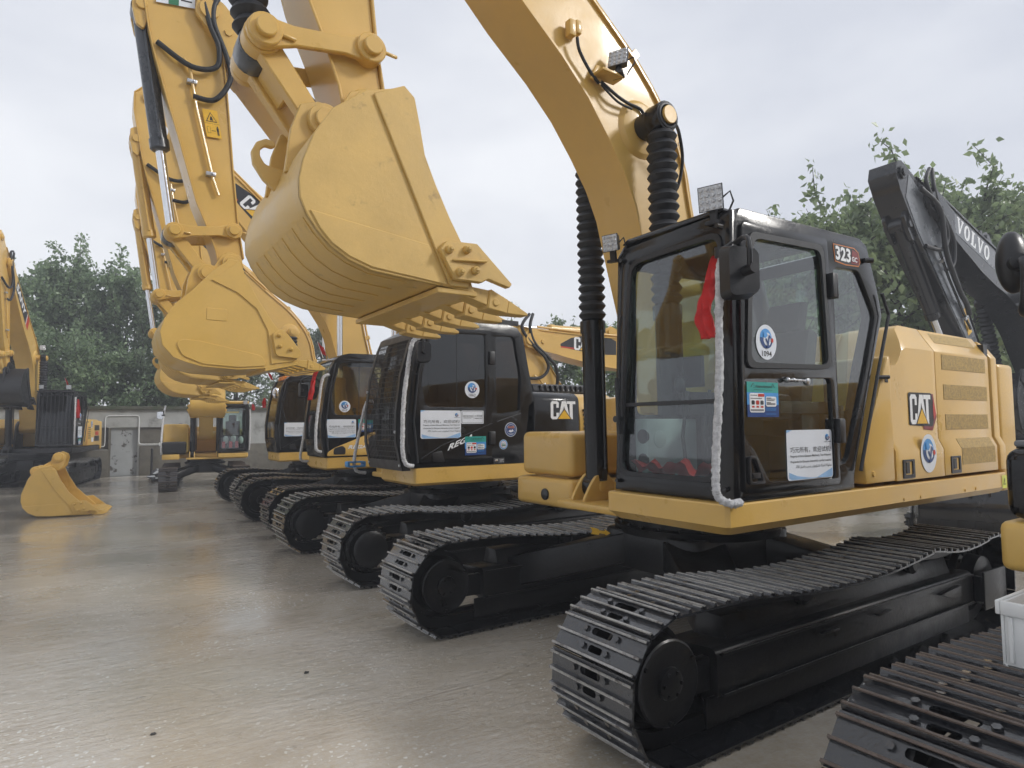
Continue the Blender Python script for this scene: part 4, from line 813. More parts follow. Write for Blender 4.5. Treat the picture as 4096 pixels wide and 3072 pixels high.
def house_round(R, m=YEL, hood=BLK, y=-1.25, cat=True, xh=.42):
    deck(R, m, y, x0=-1.24, xr=2.25, z0=1.01, z1=1.21, cabw=.98, hw=1.25, ch=.03)
    sec = [(y, 1.215), (y, 2.0), (y+.025, 2.05), (y+.09, 2.095), (y+.22, 2.118), (y+.75, 2.13), (y+.75, 1.215)]
    hd = MB().prismx(sec, xh, 1.16).build('side_hood', hood, R, bevel=.015, ang=50)
    h2 = MB().prismx([(y+.01, 1.215), (y+.01, 1.75), (y+.04, 1.94), (y+.11, 2.05), (y+.22, 2.10), (y+.75, 2.12), (y+.75, 1.215)], 1.175, 1.85).build('radiator_door', m, R, bevel=.015, ang=50)
    for k in range(7): MB().box(1.24, 1.52, y-.004, y+.03, 1.50+.06*k, 1.53+.06*k).build('slat', BLKM, h2)
    MB().prismx([(y+.76, 1.215), (y+.76, 2.12), (1.0, 2.12), (1.18, 2.0), (1.22, 1.215)], .5, 1.85).build('hood_centre', hood, R, bevel=.03)
    mb = MB().mat(BLKM).prismx(rp([(y+.45, 2.12), (y+.50, 2.25), (1.0, 2.25), (1.1, 2.12)], .05), .75, 1.8)
    for k in range(10): mb.box(.85+.09*k, .89+.09*k, y+.445, y+.52, 2.15, 2.23)
    mb.build('engine_cover', None, R, bevel=.01)
    counterweight(R, m, 1.86, 2.55, 1.24, 1.03, 2.0)
    toolbox(R, BLKM, x0=-.85, x1=.1, y0=.42, y1=1.2, z0=1.215, z1=1.55, lower=False); MB().box(.12, .48, .42, 1.2, 1.215, 1.9).build('fuel_tank', m, R, bevel=.04)
    if cat: mb = MB(); cat_mark(mb, side(y, 1), .68, 1.755, .41, .235, side(y, 2)); mb.build('maker_lettering', None, hd, fix=False, label='white letters CAT over a yellow triangle')
    return hd
def excavator(loc, rz, label, sc=1, group='excavators parked on the wet yard'):
    R = empty('excavator', loc, rz, sc); return tag(R, label, 'excavator', group)
# ------------------------------------------------------------ the ground
def ground_mat():
    m = bpy.data.materials.new('wet_concrete'); m.use_nodes = True; n = m.node_tree; L = n.links.new; b = n.nodes['Principled BSDF']
    t = n.nodes.new('ShaderNodeNewGeometry')
    def noise(s, d=6, r=.6, off=(0, 0, 0), st=(1, 1, 1)):
        q = n.nodes.new('ShaderNodeMapping'); q.inputs[1].default_value = off; q.inputs[3].default_value = st; L(t.outputs['Position'], q.inputs[0])
        x = n.nodes.new('ShaderNodeTexNoise'); x.inputs['Scale'].default_value = s; x.inputs['Detail'].default_value = d; x.inputs['Roughness'].default_value = r; L(q.outputs[0], x.inputs[0]); return x.outputs[0]
    def rng(x, a, c, d=0, e=1):
        r = n.nodes.new('ShaderNodeMapRange'); r.inputs[1].default_value = a; r.inputs[2].default_value = c; r.inputs[3].default_value = d; r.inputs[4].default_value = e; L(x, r.inputs[0]); return r.outputs[0]
    def mix(f, a, c):
        k = n.nodes.new('ShaderNodeMix'); k.data_type = 'RGBA'
        if isinstance(f, float): k.inputs[0].default_value = f
        else: L(f, k.inputs[0])
        for i, v in ((6, a), (7, c)):
            if isinstance(v, tuple): k.inputs[i].default_value = (*v, 1)
            else: L(v, k.inputs[i])
        return k.outputs[2]
    def op(o, a, c):
        q = n.nodes.new('ShaderNodeMath'); q.operation = o
        for i, v in ((0, a), (1, c)):
            if isinstance(v, float): q.inputs[i].default_value = v
            else: L(v, q.inputs[i])
        return q.outputs[0]
    big = noise(.35, 5, .6); mid = noise(1.6, 7, .65, (3, 1, 0)); fine = noise(28, 6, .75)
    col = mix(rng(big, .35, .65), (.46, .39, .295), (.56, .51, .43)); col = mix(rng(mid, .42, .66), col, (.42, .36, .265)); col = mix(rng(noise(5, 8, .7, (9, 4, 0)), .62, .74), col, (.24, .22, .185))
    col = mix(rng(fine, .38, .66, 0, .5), col, (.56, .54, .50))
    # hairline cracks and broad stains
    cw = n.nodes.new('ShaderNodeMix'); cw.data_type = 'RGBA'; cw.inputs[0].default_value = .22; L(t.outputs['Position'], cw.inputs[6]); cz = n.nodes.new('ShaderNodeTexNoise'); cz.inputs['Scale'].default_value = 1.4; cz.inputs['Detail'].default_value = 7; L(t.outputs['Position'], cz.inputs[0]); L(cz.outputs[1], cw.inputs[7])
    ck = n.nodes.new('ShaderNodeTexVoronoi'); ck.voronoi_dimensions = '2D'; ck.feature = 'DISTANCE_TO_EDGE'; ck.inputs['Scale'].default_value = .42; L(cw.outputs[2], ck.inputs[0])
    crack = op('MULTIPLY', rng(ck.outputs['Distance'], .002, .006, 1, 0), rng(noise(.7, 3, .5, (4, 6, 0)), .48, .56)); col = mix(op('MULTIPLY', crack, .10), col, (.10, .09, .075))
    col = mix(rng(noise(.55, 6, .65, (11, 3, 0)), .54, .72, 0, .6), col, (.30, .245, .165))
    # worn chips of pale paint
    v = n.nodes.new('ShaderNodeTexVoronoi'); v.voronoi_dimensions = '2D'; v.inputs['Scale'].default_value = 32; v.inputs['Randomness'].default_value = 1
    wq = n.nodes.new('ShaderNodeMix'); wq.data_type = 'RGBA'; wq.inputs[0].default_value = .06; L(t.outputs['Position'], wq.inputs[6]); nz = n.nodes.new('ShaderNodeTexNoise'); nz.inputs['Scale'].default_value = 18; L(t.outputs['Position'], nz.inputs[0]); L(nz.outputs[1], wq.inputs[7]); L(wq.outputs[2], v.inputs[0])
    sep = n.nodes.new('ShaderNodeSeparateColor'); L(v.outputs['Color'], sep.inputs[0])
    chip = op('MULTIPLY', rng(op('SUBTRACT', op('MULTIPLY', op('POWER', sep.outputs[1], 2.5), .42), v.outputs['Distance']), 0, .05), op('GREATER_THAN', sep.outputs[0], .35)); chip = op('MULTIPLY', chip, rng(noise(.9, 4, .6, (1, 8, 0)), .44, .56))
    col = mix(chip, col, (.72, .71, .66)); L(col, b.inputs['Base Color'])
    pud = rng(noise(.42, 5, .55, (5, 2.4, 0), (.8, 1.3, 1)), .42, .56)
    ro = op('SUBTRACT', rng(mid, .3, .7, .26, .40), op('MULTIPLY', pud, .20)); L(ro, b.inputs['Roughness'])
    b.inputs['Specular IOR Level'].default_value = .7; b.inputs['Coat Weight'].default_value = 1.0; b.inputs['Coat Roughness'].default_value = .09; b.inputs['Coat IOR'].default_value = 1.33
    h = op('ADD', op('MULTIPLY', fine, .35), op('MULTIPLY', noise(90, 2), .25)); h = op('ADD', h, op('MULTIPLY', noise(4.5, 4, .6, (2, 2, 0), (.6, 1.5, 1)), 1.2)); h = op('ADD', h, op('MULTIPLY', noise(16, 3, .6, (7, 2, 0), (.55, 1.4, 1)), .9)); h = op('ADD', h, op('MULTIPLY', chip, .12)); h = op('SUBTRACT', h, op('MULTIPLY', crack, .2))
    u = n.nodes.new('ShaderNodeBump'); u.inputs['Distance'].default_value = .012; L(rng(pud, 0, 1, .9, .3), u.inputs['Strength']); L(h, u.inputs['Height']); L(u.outputs[0], b.inputs['Normal'])
    u2 = n.nodes.new('ShaderNodeBump'); u2.inputs['Distance'].default_value = .006; L(rng(pud, 0, 1, .8, .26), u2.inputs['Strength']); L(h, u2.inputs['Height']); L(u2.outputs[0], b.inputs['Coat Normal'])
    return m
GM = ground_mat()
SOIL = mat('wet_soil', (.06, .05, .035), .6, 0, 0, 1.2, .3, .4, 8, dirt=(.04, .055, .02), dscale=.6)
gr = MB(); gr.v = [(-400, -400, -.03), (400, -400, -.03), (400, 600, -.03), (-400, 600, -.03)]; gr.f = [(0, 1, 2, 3)]; gr.mi = [0]
ground = gr.build('ground', SOIL, fix=False); tag(ground, None, None, kind='structure')
# poured slabs with open joints
XS = [-40, -9.2, 2.6, 30]; YS = [-14, 8.5, 22.4, 34]
for i in range(len(XS)-1):
    for j in range(len(YS)-1):
        x0, x1, y0, y1 = XS[i]+.003, XS[i+1]-.003, YS[j]+.003, YS[j+1]-.003
        
        dz = (0, .006, .002)[j]; mb = MB().box(x0, x1, y0, y1, -.06, -dz)
        mb.build('concrete_slab', GM, ground, bevel=.004, seg=1)

# ------------------------------------------------------------ trees
LEAF = {}
def leaf_mat(name, c1, c2, tr=.45):
    m = bpy.data.materials.new(name); m.use_nodes = True; n = m.node_tree; L = n.links.new; b = n.nodes['Principled BSDF']
    g = n.nodes.new('ShaderNodeNewGeometry'); o = n.nodes.new('ShaderNodeTexNoise'); o.inputs['Scale'].default_value = .9; o.inputs['Detail'].default_value = 3; L(g.outputs['Position'], o.inputs[0])
    a = n.nodes.new('ShaderNodeMath'); a.operation = 'MULTIPLY_ADD'; a.inputs[1].default_value = .55; L(g.outputs['Random Per Island'], a.inputs[0]); L(o.outputs[0], a.inputs[2])
    r = n.nodes.new('ShaderNodeValToRGB'); r.color_ramp.elements[0].position = .35; r.color_ramp.elements[0].color = (*c1, 1); r.color_ramp.elements[1].position = 1.05; r.color_ramp.elements[1].color = (*c2, 1); L(a.outputs[0], r.inputs[0])
    L(r.outputs[0], b.inputs['Base Color']); b.inputs['Roughness'].default_value = .36; b.inputs['Specular IOR Level'].default_value = .55
    t = n.nodes.new('ShaderNodeBsdfTranslucent'); L(r.outputs[0], t.inputs[0]); s = n.nodes.new('ShaderNodeMixShader'); s.inputs[0].default_value = tr; L(b.outputs[0], s.inputs[1]); L(t.outputs[0], s.inputs[2]); L(s.outputs[0], n.nodes['Material Output'].inputs[0]); return m
LM1 = leaf_mat('leaf_mid_green', (0.099, 0.156, 0.090), (0.263, 0.359, 0.191)); LM2 = leaf_mat('leaf_dark_green', (0.092, 0.133, 0.083), (0.225, 0.292, 0.164)); LM3 = leaf_mat('leaf_broad_green', (0.116, 0.170, 0.092), (0.313, 0.394, 0.200)); LM4 = leaf_mat('leaf_low_green', (0.117, 0.184, 0.083), (0.314, 0.422, 0.179))
BARK = mat('wet_bark', (.035, .03, .025), .7, 0, 0, 12, .3, .5, 20)
def leaves(P, size, droop=.5, rng=RNG, name='crown', m=LM1, parent=None):
    """one mesh of folded leaf blades at points P"""
    n = len(P); s = size*(.65+.7*rng.random(n))[:, None]
    a = rng.random(n)*2*math.pi; el = -droop+.75*rng.standard_normal(n)
    d = np.c_[np.cos(a)*np.cos(el), np.sin(a)*np.cos(el), np.sin(el)]; q = rng.standard_normal((n, 3)); wv = np.cross(d, q); wv /= np.linalg.norm(wv, axis=1)[:, None]; nn = np.cross(d, wv)
    V = np.stack([P, P+d*s*.45+wv*s*.30+nn*s*.06, P+d*s-nn*s*.08, P+d*s*.45-wv*s*.30+nn*s*.06], 1).reshape(-1, 3)
    me = bpy.data.meshes.new(name); me.vertices.add(4*n); me.vertices.foreach_set('co', V.ravel()); me.loops.add(6*n); me.polygons.add(2*n)
    b = 4*np.arange(n)[:, None]; me.loops.foreach_set('vertex_index', (b+np.array([0, 1, 2, 0, 2, 3])).ravel()); me.polygons.foreach_set('loop_start', 3*np.arange(2*n)); me.materials.append(m); me.update(calc_edges=True); me.validate()
    return obj(name, me, parent)
def tree(x, y, h, rx, seed, label, nleaf=9000, leaf=.13, m=LM1, trunk=.14, base=.18, lean=(0, 0), group='trees along the yard edge', twig=1.0, name='tree', nlead=7):
    rng = np.random.default_rng(seed); R = empty(name, (x, y, 0)); tag(R, label, 'tree', group)
    mb = MB(); top = np.array([lean[0], lean[1], h*.86]); tp = lambda t: np.array([lean[0]*t*t+.18*math.sin(3*t+seed), lean[1]*t*t+.15*math.cos(2.3*t+seed)-.15*math.cos(seed), h*.86*t]); o0 = tp(0); o0[2] = 0
    TP_ = [tuple(tp(t)-o0+np.array([0, 0, -.1 if t == 0 else 0])) for t in np.linspace(0, 1, 9)]; mb.tube(TP_, trunk, 8, [trunk*(1.15-.95*t) for t in np.linspace(0, 1, 9)])
    ends = []
    nb = 30
    for k in range(nb):
        t = base+(1-base)*(k+rng.random()*.8)/nb; p = tp(t)-o0; az = k*2.4+rng.random()*.9
        prof = math.sin(math.pi*min(1, .16+.80*(t-base)/(1-base)))**.65; ln = rx*(.45+.75*rng.random())*prof+.3; up = .12+.55*t+.25*rng.random()
        d = np.array([math.cos(az), math.sin(az), up]); d /= np.linalg.norm(d); Q = [p]
        for i in range(1, 6): d = d+.13*rng.standard_normal(3); d[2] += .03; d /= np.linalg.norm(d); Q.append(Q[-1]+d*ln/5)
        r0 = trunk*(.42-.28*t); mb.tube([tuple(q) for q in Q], r0, 5, [r0*(1-.17*i) for i in range(6)])
        for i in range(1, 6):
            for _ in range(3):
                e = d+.75*rng.standard_normal(3); e[2] += .25; e /= np.linalg.norm(e); l2 = (.35+.55*rng.random())*twig*(.6+.12*ln); A = Q[i]; B = A+e*l2*.5+rng.standard_normal(3)*.05; Cc = A+e*l2
                mb.tube([tuple(A), tuple(B), tuple(Cc)], .012, 4, [.016, .011, .005]); ends.append((A, Cc))
    for k in range(nlead):   # leaders that stick out of the top
        p = tp(.62+.36*rng.random())-o0+np.array([rng.standard_normal(), rng.standard_normal(), 0])*rx*.3; d = np.array([.45*rng.standard_normal(), .45*rng.standard_normal(), 1.0]); d /= np.linalg.norm(d); l2 = h*(.16+.14*rng.random()); Q = [p+d*l2*i/4+rng.standard_normal(3)*.05*i for i in range(5)]; mb.tube([tuple(q) for q in Q], .03, 5, [.035, .028, .02, .014, .007])
        for i in range(4): ends += [(Q[i], Q[i+1])]*2
    mb.build('trunk', BARK, R, fix=False)
    E = np.array(ends); idx = rng.integers(0, len(E), nleaf); tt = rng.random(nleaf)[:, None]**.8
    P = E[idx, 0]*(1-tt)+E[idx, 1]*tt+rng.standard_normal((nleaf, 3))*(.05+.045*(leaf/.13))
    P = P[P[:, 2] > .3]
    leaves(P, leaf, .35, rng, 'crown', m, R)
    return R
def shrub(x, y, h, r, seed, label, nleaf=3000, leaf=.12, m=LM2, group='shrubs under the trees'):
    rng = np.random.default_rng(seed); R = empty('shrub', (x, y, 0)); tag(R, label, 'shrub', group); mb = MB(); pts = []
    for k in range(14):
        a = rng.random()*6.28; e = np.array([math.cos(a)*r*rng.random(), math.sin(a)*r*rng.random(), h*(.55+.5*rng.random())]); mid = e*.5+rng.standard_normal(3)*.12; mid[2] = e[2]*.55
        mb.tube([(e[0]*.2, e[1]*.2, -.05), tuple(mid), tuple(e)], .02, 4, [.025, .016, .006]); t = rng.random(nleaf//14)[:, None]**.7; pts.append((mid*(1-t)+e*t) + rng.standard_normal((nleaf//14, 3))*np.array([.3*r, .3*r, .16*h])*.7)
    mb.build('stems', BARK, R, fix=False); P = np.concatenate(pts); P = P[P[:, 2] > .05]; leaves(P, leaf, .3, rng, 'foliage', m, R); return R
# ------------------------------------------------------------ red flags, ribbons
def flag(p, label, h=.30, lean=(-.10, -.02)):
    R = empty('flag', p); tag(R, label, 'flag', 'small red flags on the cabs')
    t = Vector((lean[0], lean[1], h)); MB().cyl((0, 0, 0), t, .006, .005, 6).build('flag_stick', WHT, R)
    mb = MB(); n = 6; a = t*.98; b = t*.42; tip = t*.55+Vector((-.02, -.03, 0)); d = Vector((.06, -.10, -.10))
    A = [a.lerp(a+d, k/n)+Vector((.012*math.sin(k*1.4), 0, 0)) for k in range(n+1)]; B = [b.lerp(b+d*.9, k/n)+Vector((.014*math.sin(k*1.3+.4), 0, 0)) for k in range(n+1)]
    i = mb.pts(A); j = mb.pts(B)
    for k in range(n): mb.face((i+k, i+k+1, j+k+1, j+k))
    mb.build('flag_cloth', REDC, R, fix=False); return R
def ribbon(name, P, w, label, dirw=(.6, -.8, 0), cat='ribbon'):
    P = catmull(P, 6); mb = MB(); d = Vector(dirw).normalized(); N = len(P); W = [w*(.35+.65*min(1, 2.2*i/N))*(.9+.12*math.sin(i*1.1)) for i in range(N)]; K = 7; ids = []
    for i in range(N): ids.append(mb.pts([P[i]+d*(W[i]*(k/(K-1)-.5))+Vector((d.y, -d.x, 0))*(.022*math.sin(k*2.1+i*.25)) for k in range(K)]))
    for a, b in zip(ids, ids[1:]):
        for k in range(K-1): mb.face((a+k, a+k+1, b+k+1, b+k))
    o = mb.build(name, REDC, None, fix=False, ang=80); s = o.modifiers.new('thickness', 'SOLIDIFY'); s.thickness = .004; return tag(o, label, cat, 'red cloth decorations')

# ------------------------------------------------------------ A: the nearest complete machine
A = excavator((0, 0, 0), 0, 'nearest yellow excavator with boxy black cab marked 323 and sticker 1094')
undercarriage(A, 1.19, .6, sag=.075)
MB().box(1.64, 2.06, -1.475, -1.455, .19, .49).box(1.64, 1.67, -1.46, -1.40, .25, .45).build('step_plate', FRM, A, bevel=.01)
house_new(A)
mb = MB(); fa = lambda u, v: (-.626, u, v); mb.mat(YPR).sheet([(.62, .735), (.60, .765), (.63, .795), (.52, .79), (.51, .78), (.44, .785), (.445, .80), (.37, .775), (.43, .745), (.435, .76), (.51, .755), (.515, .74)], fa); mb.build('arrow_sticker', None, A, fix=False, label='small yellow arrow')
cab = cab_box(A)
mirror(cab, (-1.37, -1.50, 2.50), .105, .155, (-1.24, -1.40, 2.72), yaw=-.35)
wrapped_rail(cab, [(-1.30, -1.40, 2.66), (-1.40, -1.42, 2.58), (-1.42, -1.415, 2.3), (-1.42, -1.405, 1.95), (-1.42, -1.375, 1.6), (-1.42, -1.36, 1.36), (-1.41, -1.37, 1.28), (-1.36, -1.41, 1.245), (-1.29, -1.42, 1.25)], .022, label='handrail wrapped in white plush')
MB().cyl((-1.405, -1.42, 2.60), (-1.405, -1.42, 2.66), .028).tube([(-1.405, -1.42, 2.64), (-1.25, -1.38, 2.72)], .012).build('rail_clamp', BLKM, cab)
work_light(cab, (-1.28, -1.27, 3.01), (-1, -.35, -.15), .075); work_light(cab, (-1.28, -.40, 2.955), (-1, -.35, -.15), .06)
MB().cyl((-.85, -.95, 2.98), (-.85, -.95, 3.06), .03).build('roof_plug', BLKM, cab)
round_sticker(cab, -1.378, -.95, 2.165, .10, '1094', .105); poster_sticker(cab, -1.378, -1.15, -.85, 1.72, 1.925); sign_sticker(cab, -1.378, -.785, -.292, 1.335, 1.64)
mb = MB(); L = lambda k: side(-1.37, k); mb.mat(ORG).sheet([(-.165, 2.885), (.10, 2.892), (.155, 2.868), (.175, 2.80), (.15, 2.765), (-.02, 2.755), (-.15, 2.765)], L(0)); mb.mat(INK).sheet([(-.158, 2.88), (.095, 2.885), (.148, 2.862), (.166, 2.80), (.145, 2.772), (-.02, 2.762), (-.145, 2.772)], L(1))
mb.mat(DRED).sheet([(.07, 2.875), (.14, 2.86), (.158, 2.80), (.14, 2.778), (.05, 2.775)], L(2)); put_text(mb, '323', L(3), -.145, .045, 2.777, 2.875, WPR, .035); put_text(mb, 'GC', L(4), .055, .125, 2.79, 2.825, WPR, .03); mb.build('model_lettering', None, cab, fix=False, label='white 323 GC lettering on black plate')
# things inside the cab
MB().box(-1.12, -.62, -.56, -.44, 1.30, 1.72).cyl((-1.0, -.565, 1.58), (-1.0, -.555, 1.58), .06, None, 20).build('side_console', CONS, cab, bevel=.03)
MB().cyl((-1.125, -.52, 1.60), (-1.11, -.52, 1.60), .05).cyl((-1.125, -.52, 1.44), (-1.11, -.52, 1.44), .045).build('console_vent', INK, cab)
mb = MB()
for y in (-.98, -.80): mb.tube([(-1.0, y, 1.32), (-1.04, y, 1.6), (-.98, y, 1.90)], .012); mb.box(-1.08, -.95, y-.05, y+.05, 1.33, 1.345)
for y in (-.56, -1.22): mb.tube([(-.75, y, 1.75), (-.78, y, 1.9)], .014); mb.ball((-.785, y, 1.96), .045, 1, .8, 1.4)
mb.build('control_lever', RUB, cab)
MB().box(-.60, .05, -.50, -.47, 1.30, 1.92).box(-.02, .02, -1.30, -.5, 1.30, 1.80).build('cab_trim', SEAT, cab, bevel=.01)
MB().box(-.62, -.58, -.62, -.42, 1.95, 2.18).build('monitor', BLKM, cab, bevel=.01)
MB().box(-.75, -.28, -1.30, -1.16, 1.70, 1.82).build('arm_rest', SEAT, cab, bevel=.03)
boom, stick, bk, Mb, Ms = arm(A, YEL, (True, True), 'A', YELOLD)
# lamp, cable and junction box on the boom side
work_light(boom, (-1.10, -.33, 4.40), (-.55, -.3, .2), .075)
MB().box(-1.28, -1.06, -.36, -.23, 4.24, 4.26).prism([(-1.30, 4.22), (-1.24, 4.34), (-1.20, 4.34), (-1.20, 4.22)], -.25, -.228).build('lamp_bracket', YEL, boom, bevel=.004)
MB().box(-1.52, -1.46, -.29, -.228, 4.46, 4.58).box(-1.45, -1.40, -.28, -.228, 4.50, 4.60).build('junction_box', YEL, boom, bevel=.01)
MB().tube(catmull([(-1.44, -.27, 4.47), (-1.41, -.26, 4.38), (-1.30, -.25, 4.26), (-1.22, -.25, 4.20)], 5), .012).tube(catmull([(-1.20, -.25, 4.22), (-1.05, -.26, 4.15), (-.92, -.25, 4.13), (-.80, -.25, 4.12), (-.74, -.25, 4.06)], 5), .012).tube(catmull([(-1.2, -.25, 4.20), (-1.06, -.27, 4.10), (-.9, -.26, 4.09)], 5), .009).build('cable', RUB, boom)
MB().cyl((BP[0], -.235, BP[1]), (BP[0], -.50, BP[1]), .10, .10, 20).build('pin_cover', BLKM, boom, bevel=.01)
MB().tube(catmull([(-.70, -.50, 3.94), (-.56, -.42, 3.92), (-.46, -.36, 3.75), (-.46, -.3, 3.55), (-.52, -.26, 3.5)], 5), .013).build('grease_hose', RUB, boom)
ribbon('red_ribbon', [(-1.405, -1.40, 2.62), (-1.41, -1.36, 2.52), (-1.42, -1.335, 2.40), (-1.425, -1.325, 2.28), (-1.42, -1.35, 2.16)], .13, 'red ribbon knotted to the white handrail of the nearest cab', (.15, 1, 0))
mb = MB(); NX, NY = 9, 22; ids = []
for j in range(NY): ids.append(mb.pts([(-1.20+.34*i/(NX-1), -1.24+.76*j/(NY-1), 1.365+.022*math.sin(i*1.3+j*.7)+.02*math.sin(j*1.7)+(.055 if i < 2 else 0)*(.4+abs(math.sin(j*.5)))) for i in range(NX)]))
for a, b in zip(ids, ids[1:]):
    for i in range(NX-1): mb.face((a+i, a+i+1, b+i+1, b+i))
tag(mb.build('red_cloth', REDC, None, fix=False, ang=80), 'crumpled red cloth lying inside the lower windscreen of the nearest cab', 'cloth', 'red cloth decorations')

# ------------------------------------------------------------ B: second machine, black cab with a mesh guard
B = excavator((0, 4.15, 0), 0, 'excavator with black cab, wire guard on the windscreen and sticker 1062')
undercarriage(B, 1.10, .58, c=1.76, tip=TIP, drive_front=True)
house_round(B, YEL, BLK, cat=True)
cb = cab_round(B, BLK, GLT, None, guard=True)
mirror(cb, (-1.21, -1.42, 2.50), .085, .13, (-1.18, -1.30, 2.72), yaw=-.25)
wrapped_rail(cb, [(-1.20, -1.31, 2.68), (-1.30, -1.32, 2.60), (-1.36, -1.32, 2.25), (-1.40, -1.32, 1.93), (-1.41, -1.32, 1.6), (-1.41, -1.32, 1.41), (-1.37, -1.32, 1.27), (-1.28, -1.32, 1.24)], .024, label='handrail wrapped in white plush')
wrapped_rail(B, [(-.90, .85, 2.04), (-1.0, .85, 2.01), (-1.10, .85, 1.6), (-1.17, .85, 1.22), (-1.14, .85, 1.07), (-1.0, .85, 1.03)], .022, label='handrail wrapped in white plush')
MB().plate_y(rp(rect(-1.28, -1.02, 1.12, 1.20), .02), [rp(rect(-1.25, -1.05, 1.14, 1.18), .01)], .80, .92).build('step_loop', SKYB, B, bevel=.008)
sign_sticker(cb, -1.267, -1.17, -.65, 1.54, 1.86); round_sticker(cb, -1.256, -.49, 2.11, .10, '1062')
mb = MB(); L = lambda k: side(-1.267, k); mb.mat(PAPER).sheet(rect(-.645, -.34, 1.705, 1.86, .012), L(0)); mb.mat(INK).sheet(rect(-.635, -.35, 1.715, 1.85, .012), L(1), [rect(-.632, -.353, 1.718, 1.847, .012)])
put_text(mb, 'USED MACHINES', L(1), -.625, -.49, 1.79, 1.803, INK, .02); put_text(mb, '二手机械', L(1), -.465, -.36, 1.785, 1.81, INK, 0); put_text(mb, '原装机器厂家直销', L(1), -.465, -.36, 1.762, 1.775, INK, .01); mb.mat(INK).sheet(rect(-.62, -.49, 1.776, 1.779), L(1)).sheet(rect(-.62, -.51, 1.765, 1.767), L(1)).sheet(rect(-.479, -.477, 1.755, 1.815), L(1)); mb.build('name_sticker', None, cb, fix=False, label='white sticker reading USED MACHINES')
poster_sticker(cb, -1.270, -.60, -.31, 1.335, 1.555); text_part(cb, 'REGA', -1.266, -.83, -.50, 1.395, 1.475, WPR, .03, .04, .125)
mb = MB(); L = lambda k: side(-1.25, k); mb.mat(PAPER).sheet(ell(.06, 1.63, .088, .088), L(0)); mb.mat(NAVY).sheet(ell(.06, 1.63, .081, .081), L(1)); mb.mat(PAPER).sheet(ell(.06, 1.63, .064, .064), L(2)); mb.mat(NAVY).sheet(ell(.06, 1.63, .060, .060), L(3)); put_text(mb, '诚信经营', L(4), .015, .105, 1.645, 1.675, ORG, .02); mb.mat(WPR).sheet([(.02, 1.61), (.05, 1.63), (.06, 1.615), (.08, 1.635), (.10, 1.61), (.075, 1.60), (.05, 1.595)], L(4)); put_text(mb, 'QIAOYUAN', L(4), .03, .09, 1.572, 1.582, WPR, .02); mb.build('round_sticker', None, cb, fix=False, label='navy round sticker with orange characters')
mb = MB(); mb.mat(PAPER).sheet(ell(-.05, 1.45, .06), L(0)); mb.mat(SKYB).sheet(ell(-.05, 1.45, .056), L(1)); mb.mat(PAPER).sheet(ell(-.05, 1.45, .044), L(2)); mb.mat(REDP).sheet(ell(-.05, 1.45, .036), L(3)); mb.mat(PAPER).sheet(ell(-.05, 1.45, .032), L(4)); mb.mat(GRN)
for k in (-1, 0, 1): mb.sheet([(-.05+.018*k-.009, 1.43), (-.05+.018*k+.009, 1.43), (-.05+.018*k, 1.475)], L(5))
mb.build('round_sticker', None, cb, fix=False, label='small blue ringed round sticker with green trees')
mb = MB(); L = lambda k: side(-1.266 if False else -1.25, k); mb.mat(GPR).sheet(rect(-.19, -.04, 1.225, 1.285), L(0)); mb.mat(INK).sheet(rect(-.188, -.117, 1.228, 1.282), L(1)).sheet(rect(-.113, -.042, 1.228, 1.282), L(1)); cat_mark(mb, L(2), -.175, 1.252, .044, .022, L(3)); put_text(mb, 'ACERT', L(2), -.107, -.050, 1.256, 1.272, WPR, .02); put_text(mb, 'Technology', L(2), -.107, -.050, 1.236, 1.247, WPR, .02); mb.build('engine_sticker', None, cb, fix=False, label='small black sticker reading CAT ACERT')
MB().box(-.80, -.15, -1.12, -.42, 2.955, 2.97).build('roof_hatch_guard', BLKM, cb)
mb = MB()
for k in range(12): mb.box(-.85+.09*k, -.845+.09*k, -1.2, -.35, 2.97, 2.985)
for k in range(8): mb.box(-.85, .15, -1.2+.12*k, -1.194+.12*k, 2.985, 2.993)
mb.box(-.9, .2, -1.24, -1.2, 2.93, 2.99).box(-.9, .2, -.34, -.30, 2.93, 2.99).build('roof_guard', BLKM, cb)
boomB, stickB, _, _, _ = arm(B, YEL, (False, False), 'B', YELB)
def on_line(p, q, y):
    """surface along p->q (xz) at depth y: u along, v to the left"""
    p = Vector(p); d = (Vector(q)-p).normalized(); n_ = Vector((-d.y, d.x)); return lambda k=0: (lambda u, v: (p.x+d.x*u+n_.x*v, y-.003-.0014*k, p.y+d.y*u+n_.y*v))
def boom_decal(boom, text=True, sany=False):
    S = on_line((-2.95, 5.98), (-1.75, 4.93), -.205); mb = MB()
    mb.mat(INK).sheet(rp([(.02, .06), (.40, .05), (1.28, .07), (1.42, .13), (1.30, .30), (1.0, .36), (.5, .32), (.12, .16)], .05), S(0)); mb.mat(REDP).sheet([(.95, .075), (1.35, .10), (1.30, .12), (.95, .10)], S(1))
    if text:
        if sany: put_text(mb, text, S(2), .10, 1.05, .09, .27, WPR, .04, .05)
        else: cat_mark(mb, S(2), .42, .11, .42, .2, S(3))
    return mb.build('boom_decal', None, boom, fix=False, label='black decal with white lettering on the boom side')
